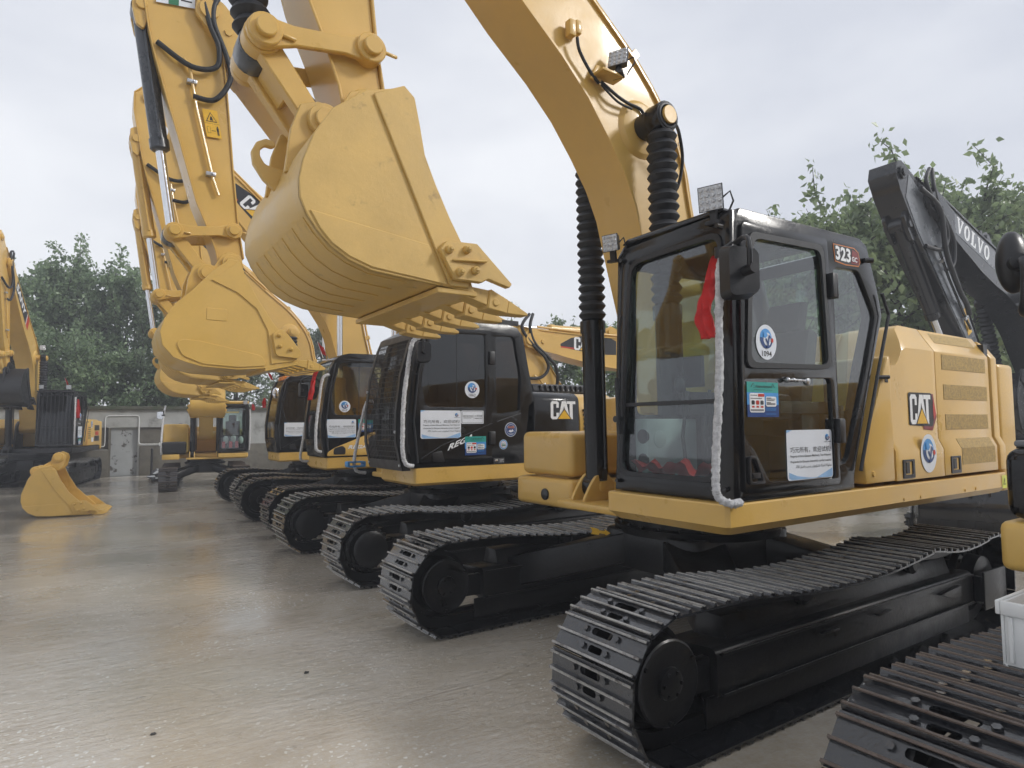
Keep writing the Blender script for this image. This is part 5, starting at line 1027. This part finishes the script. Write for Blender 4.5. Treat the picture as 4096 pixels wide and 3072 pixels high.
def cat_boom_decal(boom, u0=.60):
    S = on_line((-1.75, 5.27), (-2.95, 6.32), -.205)
    f = lambda k: (lambda u, v: S(k)(1.45-u, -v)) if False else None
    P0 = Vector((-2.75, 6.02)); d = (Vector((-1.55, 4.97))-P0).normalized(); up = Vector((-d.y, d.x)); F = lambda k: (lambda u, v: (P0.x+d.x*u+up.x*v, -.208-.0014*k, P0.y+d.y*u+up.y*v)); mb = MB()
    mb.mat(INK).sheet([(.0, -.16), (.35, .02), (.7, .10), (1.3, .12), (1.5, .05), (1.5, -.22), (1.0, -.25)], F(0)); mb.mat(REDP).sheet([(.05, -.155), (.55, -.165), (.55, -.19), (.09, -.18)], F(1)); cat_mark(mb, F(2), u0, -.2, .48, .25, F(3))
    return mb.build('boom_decal', None, boom, fix=False, label='black decal with white letters CAT')
boom_decal(boomB, False)
W0 = Vector((-3.27, 4.95)); warning_sticker(stickB, 0, lambda u, v, k: (-3.27+.155*u+.028*v*-1, -.1875-.0014*k, 4.93+.155*v+.01*u))
mb = MB(); F = lambda k: (lambda u, v: (u, -.188-.0014*k, v)); mb.mat(PAPER).sheet([(-3.80, 6.30), (-3.42, 6.36), (-3.42, 6.62), (-3.80, 6.56)], F(0)); mb.mat(GRN).sheet([(-3.68, 6.32), (-3.58, 6.335), (-3.58, 6.6), (-3.68, 6.585)], F(1)); put_text(mb, '第', F(1), -3.78, -3.70, 6.34, 6.45, INK, .02, 0, .01); put_text(mb, '二', F(1), -3.56, -3.45, 6.40, 6.50, INK, .02, 0, .01); mb.build('name_sticker', None, stickB, fix=False, label='white and green sticker with black characters')

# ------------------------------------------------------------ C: third machine, sticker 1017
Cx = excavator((.10, 7.65, 0), 0, 'excavator with sticker 1017 and yellow skirt on its dark cab door', .985)
undercarriage(Cx, 1.03, .54, c=1.76, tip=RUST)
house_round(Cx, YEL, YEL, cat=False)
cc = cab_round(Cx, BLK, GLAMB, YEL)
wrapped_rail(cc, [(-1.22, -1.32, 2.55), (-1.33, -1.33, 2.48), (-1.39, -1.34, 2.1), (-1.43, -1.34, 1.7), (-1.43, -1.34, 1.4), (-1.40, -1.34, 1.33), (-1.34, -1.33, 1.31)], .022, label='handrail wrapped in white plush')
wrapped_rail(Cx, [(-.88, .9, 1.80), (-.96, .9, 1.77), (-1.01, .9, 1.45), (-1.05, .9, 1.16), (-1.02, .9, 1.07), (-.90, .9, 1.05)], .024, label='handrail wrapped in white plush')
sign_sticker(cc, -1.267, -1.24, -.75, 1.53, 1.83); round_sticker(cc, -1.256, -.94, 2.04, .095, '1017'); poster_sticker(cc, -1.267, -.71, -.46, 1.62, 1.83); text_part(cc, 'REGA', -1.281, -.89, -.57, 1.345, 1.405, WPR, .035, .03)
mirror(cc, (-1.33, -.2, 2.35), .08, .13, (-1.2, -.3, 2.6), yaw=.1); MB().cyl((-1.1, -.6, 2.88), (-1.1, -.6, 3.0), .05, .04).build('roof_lamp', BLKM, cc)
boomC, stickC, _, _, _ = arm(Cx, YEL, (False, False), 'A', YELOLD, barrel=YEL); cat_boom_decal(boomC)
round_sticker(stickC, -.188, -3.62, 6.45, .12, None)
ribbon('red_ribbon', [(-1.24, 6.36, 2.60), (-1.30, 6.34, 2.55), (-1.36, 6.33, 2.40), (-1.39, 6.33, 2.25), (-1.41, 6.33, 2.10)], .09, 'red ribbon hanging from the cab corner of excavator 1017', (.5, -.8, 0))
flag((-1.12, 6.62, 2.80), 'red flag on the roof of excavator 1017', .26)

# ------------------------------------------------------------ D: fourth machine, dark cab
Dx = excavator((.22, 11.25, 0), 0, 'excavator with dark tinted cab and round chrome mirror, fourth in the row', .955)
undercarriage(Dx, 1.0, .5, c=1.75, tip=TIP)
house_round(Dx, YEL, YEL, cat=False)
cdb = cab_round(Dx, BLK, GLT, None)
sign_sticker(cdb, -1.267, -1.13, -.64, 1.56, 1.86); MB().ball((-1.33, -1.33, 2.50), .10, .75, .35, 1.2, 16, 10).build('mirror', CHR, cdb)
MB().prism(rp([(-1.12, 2.80), (-1.10, 2.90), (-.78, 2.92), (-.74, 2.84)], .03), -.95, -.6).build('orange_lamp', ORG, cdb, bevel=.02)
boomD, stickD, _, _, _ = arm(Dx, YEL, (True, False), 'A', YELOLD, barrel=YEL); boom_decal(boomD, False)
flag((-1.10, 10.2, 2.64), 'red flag on the dark cab of the fourth excavator', .24)
ribbon('red_ribbon', [(-1.27, 9.98, 2.28), (-1.28, 9.97, 2.2), (-1.28, 9.97, 2.08)], .08, 'short red cloth under the round chrome mirror', (1, -.3, 0))

# ------------------------------------------------------------ E: small machine facing the camera
Ex = excavator((-1.35, 17.0, 0), rad(82.5), 'small yellow excavator facing the camera at the end of the row', .8)
undercarriage(Ex, 1.12, .56, tip=RUST)
deck(Ex, YELB, -1.37, x0=-1.34, xr=2.2, z0=1.02, z1=1.2, hw=1.37, xright=-1.2)
ce = cab_box(Ex, BLK, GLA, YELB)
work_light(ce, (-1.32, -1.25, 3.0), (-1, 0, -.05), .07); work_light(ce, (-1.32, -.52, 3.0), (-1, 0, -.05), .07)
for y, z in ((-1.15, 1.9), (-.9, 1.95), (-.65, 1.92)): MB().ball((-.75, y, z-.25), .11, .6, .8, 1.3).build('wrapped_parcel', WHT, ce)
mb = MB()
for y in (-1.05, -.85, -.62): mb.prism(rp([(-1.12, 1.38), (-1.1, 1.62), (-1.02, 1.38)], .02), y, y+.10)
mb.build('red_bag', REDC, ce); MB().box(-1.15, -1.14, -1.05, -.6, 2.62, 2.68).build('sun_strip', YPR, ce)
toolbox(Ex, BLKM, x0=-1.2, x1=-.3, y0=.62, y1=1.37, z0=1.205, z1=1.62, lower=False); MB().box(-.28, .7, .55, 1.37, 1.2, 2.25).build('fuel_tank', YELB, Ex, bevel=.08)
MB().box(.2, 2.1, -1.37, -.45, 1.2, 2.05).build('side_hood', YELB, Ex, bevel=.06); MB().box(.75, 2.1, -.43, 1.35, 1.2, 2.15).build('hood_centre', YELB, Ex, bevel=.06); counterweight(Ex, YELB, 2.1, 2.6, 1.37, 1.05, 2.0)
wrapped_rail(Ex, [(.2, 1.33, 2.9), (-.3, 1.36, 2.6), (-.9, 1.38, 1.9), (-1.2, 1.38, 1.45), (-1.22, 1.36, 1.2)], .03, label='handrail wrapped in white plush')
wrapped_rail(ce, [(-1.34, -1.40, 2.75), (-1.36, -1.42, 2.3), (-1.36, -1.42, 1.7), (-1.30, -1.40, 1.3)], .022, label='handrail wrapped in white plush')
mirror(Ex, (-.9, 1.45, 2.55), .10, .14, (-.5, 1.38, 2.6), yaw=1.5)
arm(Ex, YELB, (True, False), 'B', YELB, da=.05, barrel=BLK)
ribbon('red_ribbon', [(-.28, 15.95, 2.36), (-.26, 15.93, 2.28), (-.26, 15.93, 2.18)], .10, 'red cloth on the cab corner of the small excavator', (1, 0, 0))

# ------------------------------------------------------------ S: machine at the far left with bars over its windscreen
Sx = excavator((-5.62, 20.4, 0), rad(78), 'yellow excavator at far left with barred black cab and SANY lettering', .95)
undercarriage(Sx, 1.19, .6, tip=TIP)
deck(Sx, BLKM, -1.37, x0=-1.36, xr=2.4, z0=1.02, z1=1.2, hw=1.37)
cs = cab_box(Sx, BLK, GLT)
mb = MB()
for y in np.linspace(-1.30, -.48, 9): mb.cyl((-1.33, y, 1.30), (-1.30, y, 2.92), .011, None, 6)
mb.box(-1.35, -1.31, -1.36, -.42, 1.27, 1.31).box(-1.33, -1.28, -1.36, -.42, 2.90, 2.94).build('window_bars', BLKM, cs)
wrapped_rail(cs, [(-1.34, -1.42, 2.75), (-1.38, -1.43, 2.3), (-1.38, -1.43, 1.6), (-1.32, -1.42, 1.3)], .022, label='handrail wrapped in white plush')
work_light(cs, (-1.2, -1.2, 3.06), (-1, 0, 0), .07); work_light(cs, (-1.2, -.5, 3.06), (-1, 0, 0), .06)
round_sticker(cs, -1.40, -.6, 2.15, .12, None); sign_sticker(cs, -1.40, -.85, -.35, 1.5, 1.85); poster_sticker(cs, -1.40, -.75, -.45, 1.28, 1.46)
hs = MB().prismx([(-1.39, 1.21), (-1.39, 1.95), (-1.30, 2.10), (-.5, 2.12), (-.5, 1.21)], .35, 2.3).build('side_hood', YELB, Sx, bevel=.04)
for z in (1.35, 1.72): MB().box(1.4, 2.1, -1.395, -1.37, z, z+.18).build('louvre', BLKM, hs)
for k in range(6): MB().box(.55, .85, -1.396, -1.37, 1.45+.07*k, 1.48+.07*k).build('slat', BLKM, hs)
round_sticker(hs, -1.393, .98, 1.92, .13, None); mb = MB(); mb.mat(REDP).sheet(rect(1.5, 2.0, 1.56, 1.68), side(-1.393, 1)); mb.mat(PAPER).sheet(rect(.95, 1.25, 1.33, 1.48), side(-1.393, 1)); mb.mat(REDP).sheet([(.36, 1.23), (.40, 1.23), (.46, 1.9), (.42, 1.9)], side(-1.393, 1)); mb.build('hood_sticker', None, hs, fix=False)
MB().box(.4, 2.3, -.48, 1.3, 1.21, 2.1).build('hood_centre', YELB, Sx, bevel=.05); counterweight(Sx, YELB, 2.31, 2.75, 1.37, 1.05, 2.05)
tb = toolbox(Sx, YELB, x0=-1.0, x1=.3, y0=.70, y1=1.37, z0=1.30, z1=1.85, lower=False); MB().box(-1.05, .3, .68, 1.37, 1.0, 1.20).build('step_box', YELB, Sx, bevel=.04)
mb = MB(); put_text(mb, 'SANY', lambda u, v: (-1.004, u, v), 1.28, .78, 1.60, 1.72, REDP, .05); mb.build('maker_lettering', None, tb, fix=False, label='dark red SANY lettering')
boomS, stickS, _, _, _ = arm(Sx, YELB, (True, True), 'A', BLKM, barrel=BLK)
mb = MB(); P0 = Vector((-2.62, 5.88)); d = (Vector((-1.5, 4.86))-P0).normalized(); up = Vector((-d.y, d.x)); F = lambda k: (lambda u, v: (P0.x+d.x*u+up.x*v, -.210-.0014*k, P0.y+d.y*u+up.y*v))
mb.mat(INK).sheet([(-.3, -.16), (-.25, .14), (1.15, .14), (1.25, -.20)], F(0)); mb.mat(WPR).sheet([(1.16, .14), (1.2, .14), (1.3, -.2), (1.26, -.2)], F(0)); mb.mat(REDP).sheet([(1.21, .14), (1.42, .14), (1.52, -.2), (1.31, -.2)], F(0)); put_text(mb, 'SANY', F(1), .0, 1.05, -.12, .10, WPR, .04); mb.build('boom_decal', None, boomS, fix=False, label='black decal with white SANY lettering and red end')
work_light(boomS, (-.62, -.34, 4.32), (-1, -.3, 0), .08)
flag((-4.75, 19.15, 2.85), 'red flag on the roof of the barred black cab', .34)
ribbon('red_ribbon', [(-4.5, 18.88, 2.55), (-4.49, 18.86, 2.3), (-4.49, 18.86, 2.0)], .10, 'red ribbon on the handrail of the barred black cab', (1, 0, 0))

# ------------------------------------------------------------ R: machine at the right edge, only its right track and front corner in view
Rx = excavator((-.05, -3.9, 0), 0, 'excavator cut off at the right edge with rust edged track shoes')
undercarriage(Rx, 1.19, .6, tip=RUST, sag=.05)
deck(Rx, YELB, -1.37, x0=-1.36, xr=2.4, z0=1.06, z1=1.245, hw=1.37, xright=-.94)
MB().box(-.965, 0, .78, 1.382, 1.045, 1.256).build('frame_corner', YELB, Rx, bevel=.035, seg=3)
toolbox(Rx, BLK, x0=-.95, x1=.2, y0=.70, y1=1.36, z0=1.262, z1=1.57, lower=False); MB().box(-.90, .1, .75, 1.33, 1.572, 1.60).build('step_pad', LTG, Rx, bevel=.01)
MB().box(.3, 1.2, .62, 1.36, 1.25, 1.95).build('fuel_tank', YELB, Rx, bevel=.05); MB().box(.5, 2.35, -1.36, .6, 1.25, 2.1).build('engine_hood', YELB, Rx, bevel=.06); counterweight(Rx, YELB, 2.41, 2.8, 1.36, 1.06, 2.1)
cab_box(Rx, BLK, GLT, detail=False)
mm = MB().mat(BLKM); mm.ball((-.69, 1.36, 2.42), .14, .62, .45, 1.05, 16, 12); mm.cyl((-.80, 1.30, 2.40), (-.72, 1.35, 2.40), .035); mm.tube(catmull([(-.82, 1.28, 2.40), (-.86, 1.26, 2.34), (-.85, 1.27, 2.22), (-.78, 1.30, 2.17), (-.55, 1.32, 2.17), (-.35, 1.34, 2.1), (-.3, 1.34, 1.6)], 6), .020, 10); mm.build('mirror', None, Rx, label='bulky black mirror on a bent tube')
c = empty('plastic_crate', (-1.44, -3.0, .775)); tag(c, 'white plastic crate standing on the track of the excavator at right edge', 'crate')
mb = MB().mat(WHT); wq, dq, hq, t = .44, .34, .235, .012
for x0, x1, y0, y1 in ((0, wq, 0, t), (0, wq, dq-t, dq), (0, t, t, dq-t), (wq-t, wq, t, dq-t)): mb.box(x0, x1, y0, y1, 0, hq)
mb.box(0, wq, 0, dq, 0, .012); mb.build('crate_body', None, c, bevel=.004)
mb = MB().mat(WHT)
for x0, x1, y0, y1 in ((-.012, wq+.012, -.012, .004), (-.012, wq+.012, dq-.004, dq+.012), (-.012, .004, .004, dq-.004), (wq-.004, wq+.012, .004, dq-.004)): mb.box(x0, x1, y0, y1, hq-.045, hq+.006)
mb.build('crate_rim', None, c, bevel=.004)
mb = MB().mat(WHT)
for k in range(4): mb.box(-.010, .001, .03+.09*k, .045+.09*k, .02, hq-.05); 
for k in range(5): mb.box(.03+.1*k, .045+.1*k, dq-.001, dq+.010, .02, hq-.05)
mb.build('crate_rib', None, c, bevel=.002, seg=1)
MB().box(.03, wq-.03, .03, dq-.03, .013, .17).build('crate_contents', WOODP, c)

# ------------------------------------------------------------ V: dark machine behind, its boom and arm above the yellow hood
V = excavator((14.5, 1.75, 0), 0, 'dark', 1.27)
V['label'] = 'dark grey excavator behind the yellow hood with VOLVO lettering on its boom'
undercarriage(V, 1.19, .6, tip=TIP, sag=.05)
deck(V, DKG, -1.37, x0=-1.36, xr=2.4, hw=1.37); cab_box(V, DKG, GLT, detail=False); MB().box(.5, 2.4, -1.36, 1.36, 1.25, 2.1).build('engine_hood', YELB, V, bevel=.06); counterweight(V, DKG, 2.41, 2.8, 1.36, 1.06, 2.0)
boomV, stickV, _, MbV, MsV = arm(V, DKG, (True, False), 'A', DKG, da=-.45, ds=-.05, barrel=DKG)
mb = MB(); P0 = Vector((-2.85, 6.13)); d = (Vector((-1.35, 4.80))-P0).normalized(); up = Vector((-d.y, d.x)); F = lambda k: (lambda u, v: (P0.x+d.x*u+up.x*v, -.208-.0014*k, P0.y+d.y*u+up.y*v))
mb.mat(LTG).sheet([(.02, -.24), (.02, .10), (1.75, .10), (1.75, -.24)], F(0)); 
VV = [(0, 1), (.42, 1), (.42, .9), (.33, .9), (.53, .32), (.70, .9), (.61, .9), (.61, 1), (.97, 1), (.97, .9), (.89, .9), (.58, 0), (.42, 0), (.09, .9), (0, .9)]; VL = [(0, 0), (.76, 0), (.76, .36), (.66, .36), (.58, .11), (.40, .11), (.40, .9), (.52, .9), (.52, 1), (0, 1), (0, .9), (.11, .9), (.11, .1), (0, .1)]
mb.mat(WPR); gx = .36
for ch, wd in (('V', .97), ('O', .9), ('L', .78), ('V', .97), ('O', .9)):
    q = lambda P: [(gx+a*.235, -.20+b*.235) for a, b in P]
    if ch == 'O': mb.sheet(q(ell(.43, .5, .43, .52, 24)), F(1), [q(ell(.43, .5, .17, .36, 24))])
    else: mb.sheet(q(VV if ch == 'V' else VL), F(1))
    gx += wd*.235+.03
mb.build('boom_panel', None, boomV, fix=False, label='grey panel with white VOLVO lettering')
mb = MB(); mb.mat(LTG).sheet([(-3.16, 3.8), (-3.48, 4.85), (-3.80, 6.1), (-3.86, 6.6), (-3.6, 6.85), (-3.3, 6.4), (-3.14, 5.8), (-3.02, 4.6), (-2.95, 3.9)], lambda u, v: (u, -.170, v)); mb.build('stick_panel', None, stickV, fix=False)
warning_sticker(stickV, 0, lambda u, v, k: (-3.20+.15*u, -.174-.0014*k, 4.2+.2*v))
MB().tube(catmull([(-3.5, -.22, 6.6), (-3.3, -.30, 6.2), (-3.42, -.28, 5.6), (-3.35, -.28, 5.0), (-3.15, -.24, 4.7), (-3.1, -.22, 4.5)], 6), .035, 10).build('corrugated_hose', RUB, stickV)

# ------------------------------------------------------------ F: machine behind the second cab, boom lowered
Fx = excavator((8.35, 6.35, 0), 0, 'yellow excavator in the back row with lowered CAT boom behind the second cab', 1.05)
undercarriage(Fx, 1.19, .6, tip=TIP, sag=.05); deck(Fx, YEL, -1.37, x0=-1.36, xr=2.4, hw=1.37); cab_box(Fx, BLK, GLT, detail=False); MB().box(.5, 2.4, -1.36, 1.36, 1.25, 2.1).build('engine_hood', YEL, Fx, bevel=.06); counterweight(Fx, YEL, 2.41, 2.8, 1.36, 1.06, 2.0)
boomF, stickF, _, _, _ = arm(Fx, YEL, (False, False), 'A', YELOLD, da=-.70, ds=.16, barrel=YEL); cat_boom_decal(boomF, .42)
mb = MB(); mb.mat(PAPER).sheet([(-3.30, 5.05), (-3.18, 5.05), (-3.18, 5.22), (-3.30, 5.22)], lambda u, v: (u, -.19, v)); mb.mat(REDP).sheet([(-3.30, 5.2), (-3.18, 5.2), (-3.18, 5.24), (-3.30, 5.24)], lambda u, v: (u, -.192, v)); mb.build('care_sticker', None, stickF, fix=False)

# ------------------------------------------------------------ buckets on the ground
gb = bucket(None, 'G', Matrix(), YELB, name='loose_bucket', strips=False); tag(gb, 'loose yellow bucket standing on the wet yard at left', 'bucket')
gb.matrix_world = Matrix.Translation((-4.55, 12.0, .012)) @ Matrix.Rotation(rad(-7), 4, 'Z') @ Matrix.Translation((4.55, 0, 0))
g2 = bucket(None, 'A', Matrix(), DKG, name='loose_bucket'); tag(g2, 'dark grey ribbed bucket on the ground beneath the yellow hood', 'bucket')
g2.matrix_world = Matrix.Translation((6.3, .45, 0)) @ Matrix.Rotation(rad(30), 4, 'Z') @ Matrix.Translation((2.95, 0, -2.402))

# ------------------------------------------------------------ low building behind the yard
PLA = mat('grey_render', (.33, .335, .325), .85, 0, 0, 2.5, .14, .25, 25, dirt=(.10, .10, .085), dscale=1.6, dlo=.52, dhi=.72)
PLD = mat('damp_concrete', (.115, .105, .085), .8, 0, 0, 3, .25, .3, 20, dirt=(.05, .045, .035), dscale=2.5)
DOORM = mat('pale_door_panel', (.30, .315, .32), .6, 0, 0, 3, .1, .05, 20, dirt=(.05, .045, .04), dscale=3.2, dlo=.58, dhi=.60)
MOSS = mat('mossy_concrete', (.07, .068, .05), .85, 0, 0, 3, .3, .6, 14, dirt=(.035, .05, .02), dscale=2.0, dlo=.45, dhi=.6)
bld = empty('shed', (0, 23, 0)); tag(bld, 'low grey shed with pale blocked doorway and white conduit behind the yard', 'shed')
MB().plate_y([(-9.5, 0), (3.5, 0), (3.5, 2.45), (-9.5, 2.35)], [rect(-3.54, -2.72, 0, 1.72), rect(-2.66, -1.38, 1.12, 1.72), rect(-4.6, -3.62, .95, 1.72)], 0, .25).build('wall', PLA, bld)
MB().box(-9.5, 3.5, .25, 4, 0, 2.2).build('shed_body', PLD, bld); MB().box(-9.6, 3.6, -.12, 4.1, 2.352, 2.48).build('roof_slab', MOSS, bld, bevel=.02)
MB().box(-3.54, -2.72, .12, .18, 0, 1.72).build('door', DOORM, bld, label='pale peeling panel filling the doorway')
for x0, x1, z0, z1 in ((-2.66, -1.38, 1.12, 1.72), (-4.6, -3.62, .95, 1.72)): MB().box(x0, x1, .1, .16, z0, z1).build('window_infill', PLD, bld)
MB().box(-9.5, -3.60, -.05, -.002, 0, .93).box(-2.66, 3.4, -.05, -.002, 0, 1.05).build('plinth', PLD, bld, bevel=.01)
MB().box(-3.62, -3.54, -.03, .1, 0, 1.70).build('door_jamb', PLD, bld)
MB().tube(rp3 if False else catmull([(-4.2, -.07, 1.06), (-3.80, -.07, 1.06), (-3.73, -.04, 1.12), (-3.72, -.04, 1.4), (-3.72, -.04, 2.0), (-3.66, -.04, 2.12), (-3.5, -.04, 2.14), (-2.9, -.04, 2.15), (-2.73, -.04, 2.13), (-2.69, -.04, 2.0), (-2.69, -.04, 1.4), (-2.68, -.07, 1.18), (-2.6, -.07, 1.12), (-2.2, -.07, 1.11), (-1.2, -.07, 1.10)], 5), .014, 8).build('conduit', WHT, bld); MB().box(-2.05, -1.94, -.10, -.04, 1.04, 1.16).build('conduit_box', WHT, bld, bevel=.008)
MB().box(-1.42, -1.30, -.10, 0, 1.68, 1.86).build('meter_box', LTG, bld, bevel=.01)
post = empty('post', (-2.40, 21.2, 0)); tag(post, 'short dark post standing before the shed', 'post'); MB().cyl((0, 0, -.05), (0, 0, .95), .035).build('shaft', BLKM, post); MB().ball((0, 0, .97), .045).build('cap', BLKM, post)
PLB = mat('dark_plastic_sheet', (.03, .03, .032), .25, 0, .2, 12, .4, .6, 14)
def bag(x, y, label, s=1):
    rng = np.random.default_rng(5); mb = MB(); n, m_ = 18, 9; ids = []
    for i in range(m_):
        t = i/(m_-1); r = (.38*math.cos(t*1.45)+.02)*s
        ids.append(mb.pts([(r*(1.3+.25*rng.standard_normal())*math.cos(2*math.pi*k/n), r*(1+.2*rng.standard_normal())*math.sin(2*math.pi*k/n), (.40*math.sin(t*1.57)*(1+.15*rng.standard_normal()) if i else 0)*s) for k in range(n)]))
    for a, b in zip(ids, ids[1:]):
        for k in range(n): j = (k+1) % n; mb.mat(WHT if rng.random() < .3 and k > 4 else PLB); mb.face((a+k, a+j, b+j, b+k))
    mb.face(range(ids[-1], ids[-1]+n)); o = mb.build('plastic_heap', None, None, ang=20); o.location = (x, y, 0); return tag(o, label, 'rubbish')
bag(-2.05, 19.8, 'crumpled heap of black and white plastic beside the small excavator', 1.0)
STN = mat('dark_stone', (.05, .047, .043), .6, 0, 0, 8, .3, .4, 20)
for i, (x, y, s, lb) in enumerate(((-4.62, -1.42, .017, 'dark stone lying alone in the left foreground'), (-3.95, .45, .010, 'small dark clod nearest the middle of the yard'), (-3.0, .85, .011, 'dark clod before the second track'))):
    rng = np.random.default_rng(i); mb = MB().ball((0, 0, s*.5), s, 1.5, 1, .7, 10, 7); mb.v = [tuple(Vector(q)*(1+.18*rng.standard_normal())) for q in mb.v]; o = mb.build('stone', STN); o.location = (x, y, 0); tag(o, lb, 'stone', 'stones on the concrete')

# ------------------------------------------------------------ damp air
hm = bpy.data.materials.new('damp_air'); hm.use_nodes = True; hn = hm.node_tree; hn.nodes.clear(); ho = hn.nodes.new('ShaderNodeOutputMaterial'); hv = hn.nodes.new('ShaderNodeVolumePrincipled')
hv.inputs['Color'].default_value = (.93, .95, 1, 1); hv.inputs['Density'].default_value = .005; hv.inputs['Anisotropy'].default_value = 0; hn.links.new(hv.outputs[0], ho.inputs['Volume'])
hz = MB().box(-60, 60, -30, 70, -1.2, 14).build('haze', hm, fix=True); tag(hz, 'thin damp air over the whole yard', None, kind='stuff')
# ------------------------------------------------------------ planting
tree(-8.3, 30.5, 9.0, 3.0, 11, 'tallest leafy tree behind the SANY boom at far left', 17000, .17, LM1, nlead=14)
tree(-5.6, 29.0, 9.0, 3.0, 12, 'bushy tree right of the SANY boom, above the barred cab', 17000, .17, LM1, nlead=14)
tree(-3.1, 28.6, 9.0, 2.8, 13, 'tall tree with loose top twigs above the shed', 15000, .17, LM1, lean=(.3, 0), nlead=14)
tree(-.8, 27.5, 8.2, 2.3, 14, 'thin topped tree beside the hanging sticks', 9000, .15, LM2)
tree(-11.5, 33, 9.0, 2.8, 15, 'leafy tree cut by the left picture edge', 12000, .16, LM1)
tree(1.6, 28, 7.5, 2.4, 16, 'dark tree behind the small excavator', 12000, .15, LM2)
tree(5.0, 29, 7.0, 2.6, 17, 'tree seen low between the third and fourth cabs', 12000, .16, LM2)
tree(-6.8, 25.8, 5.6, 2.3, 18, 'low dense tree directly behind the barred cab', 14000, .13, LM1, trunk=.1, base=.08)
tree(-4.2, 25.6, 5.2, 2.2, 19, 'low dense tree overhanging the shed roof at left', 15000, .13, LM1, trunk=.1, base=.08)
tree(-1.8, 26.0, 5.0, 2.0, 20, 'low dark tree over the shed roof beside the raised bucket', 12000, .13, LM2, trunk=.1, base=.08)
tree(10.5, 15.6, 5.6, 1.7, 21, 'slim tree with bare twigs above the back row boom', 5500, .16, LM2, group='trees behind the back row')
tree(8.4, 19.5, 4.6, 2.1, 22, 'green tree below the back row boom', 9000, .14, LM4, trunk=.1, base=.1, group='trees behind the back row')
tree(12.0, 14.0, 5.2, 2.1, 23, 'green tree seen through the nearest cab windscreen', 9000, .15, LM4, trunk=.1, base=.1, group='trees behind the back row')
tree(12.1, 7.3, 7.6, 2.4, 24, 'broad leaved tree right above the nearest cab roof', 8000, .21, LM3, nlead=10, group='broad leaved trees at right')
tree(13.0, 6.3, 7.9, 2.4, 25, 'broad leaved tree left of the dark raised arm', 8500, .22, LM3, nlead=12, group='broad leaved trees at right')
tree(15.5, 5.6, 8.8, 2.7, 26, 'tall broad leaved tree right of the dark raised arm', 9500, .22, LM3, nlead=12, group='broad leaved trees at right')
tree(18.5, 4.6, 9.4, 2.9, 27, 'broad leaved tree above the VOLVO lettering', 9500, .22, LM3, nlead=12, group='broad leaved trees at right')
tree(13.6, 9.5, 6.8, 2.4, 28, 'low broad leaved tree behind the nearest cab', 8500, .2, LM3, trunk=.1, base=.06, group='broad leaved trees at right')
tree(17.0, 7.4, 5.8, 2.6, 29, 'low broad leaved tree behind the dark raised arm', 8500, .2, LM3, trunk=.1, base=.06, group='broad leaved trees at right')
tree(21.5, 3.6, 8.6, 3.0, 30, 'broad leaved tree at the right picture edge', 9500, .22, LM3, nlead=12, group='broad leaved trees at right')
for i, (x, y, h, lb) in enumerate(((-9.2, 26, 3.2, 'shrub left of the barred cab'), (3.2, 25.5, 3.2, 'shrub behind the small excavator cab'), (6.5, 25, 3.3, 'shrub between the third and fourth cabs'), (10, 23, 3.4, 'shrub below the back row boom'), (14.5, 19, 3.2, 'shrub seen past the nearest cab'), (16, 13, 3.0, 'shrub behind the nearest cab seat'), (20, 9, 3.2, 'shrub behind the dark arm'))): shrub(x, y, h, 2.0, 50+i, lb, 5200, .15, LM2)
for o in [q for q in bpy.data.objects if q.type == 'MESH' and not q.users_collection]: bpy.data.objects.remove(o)
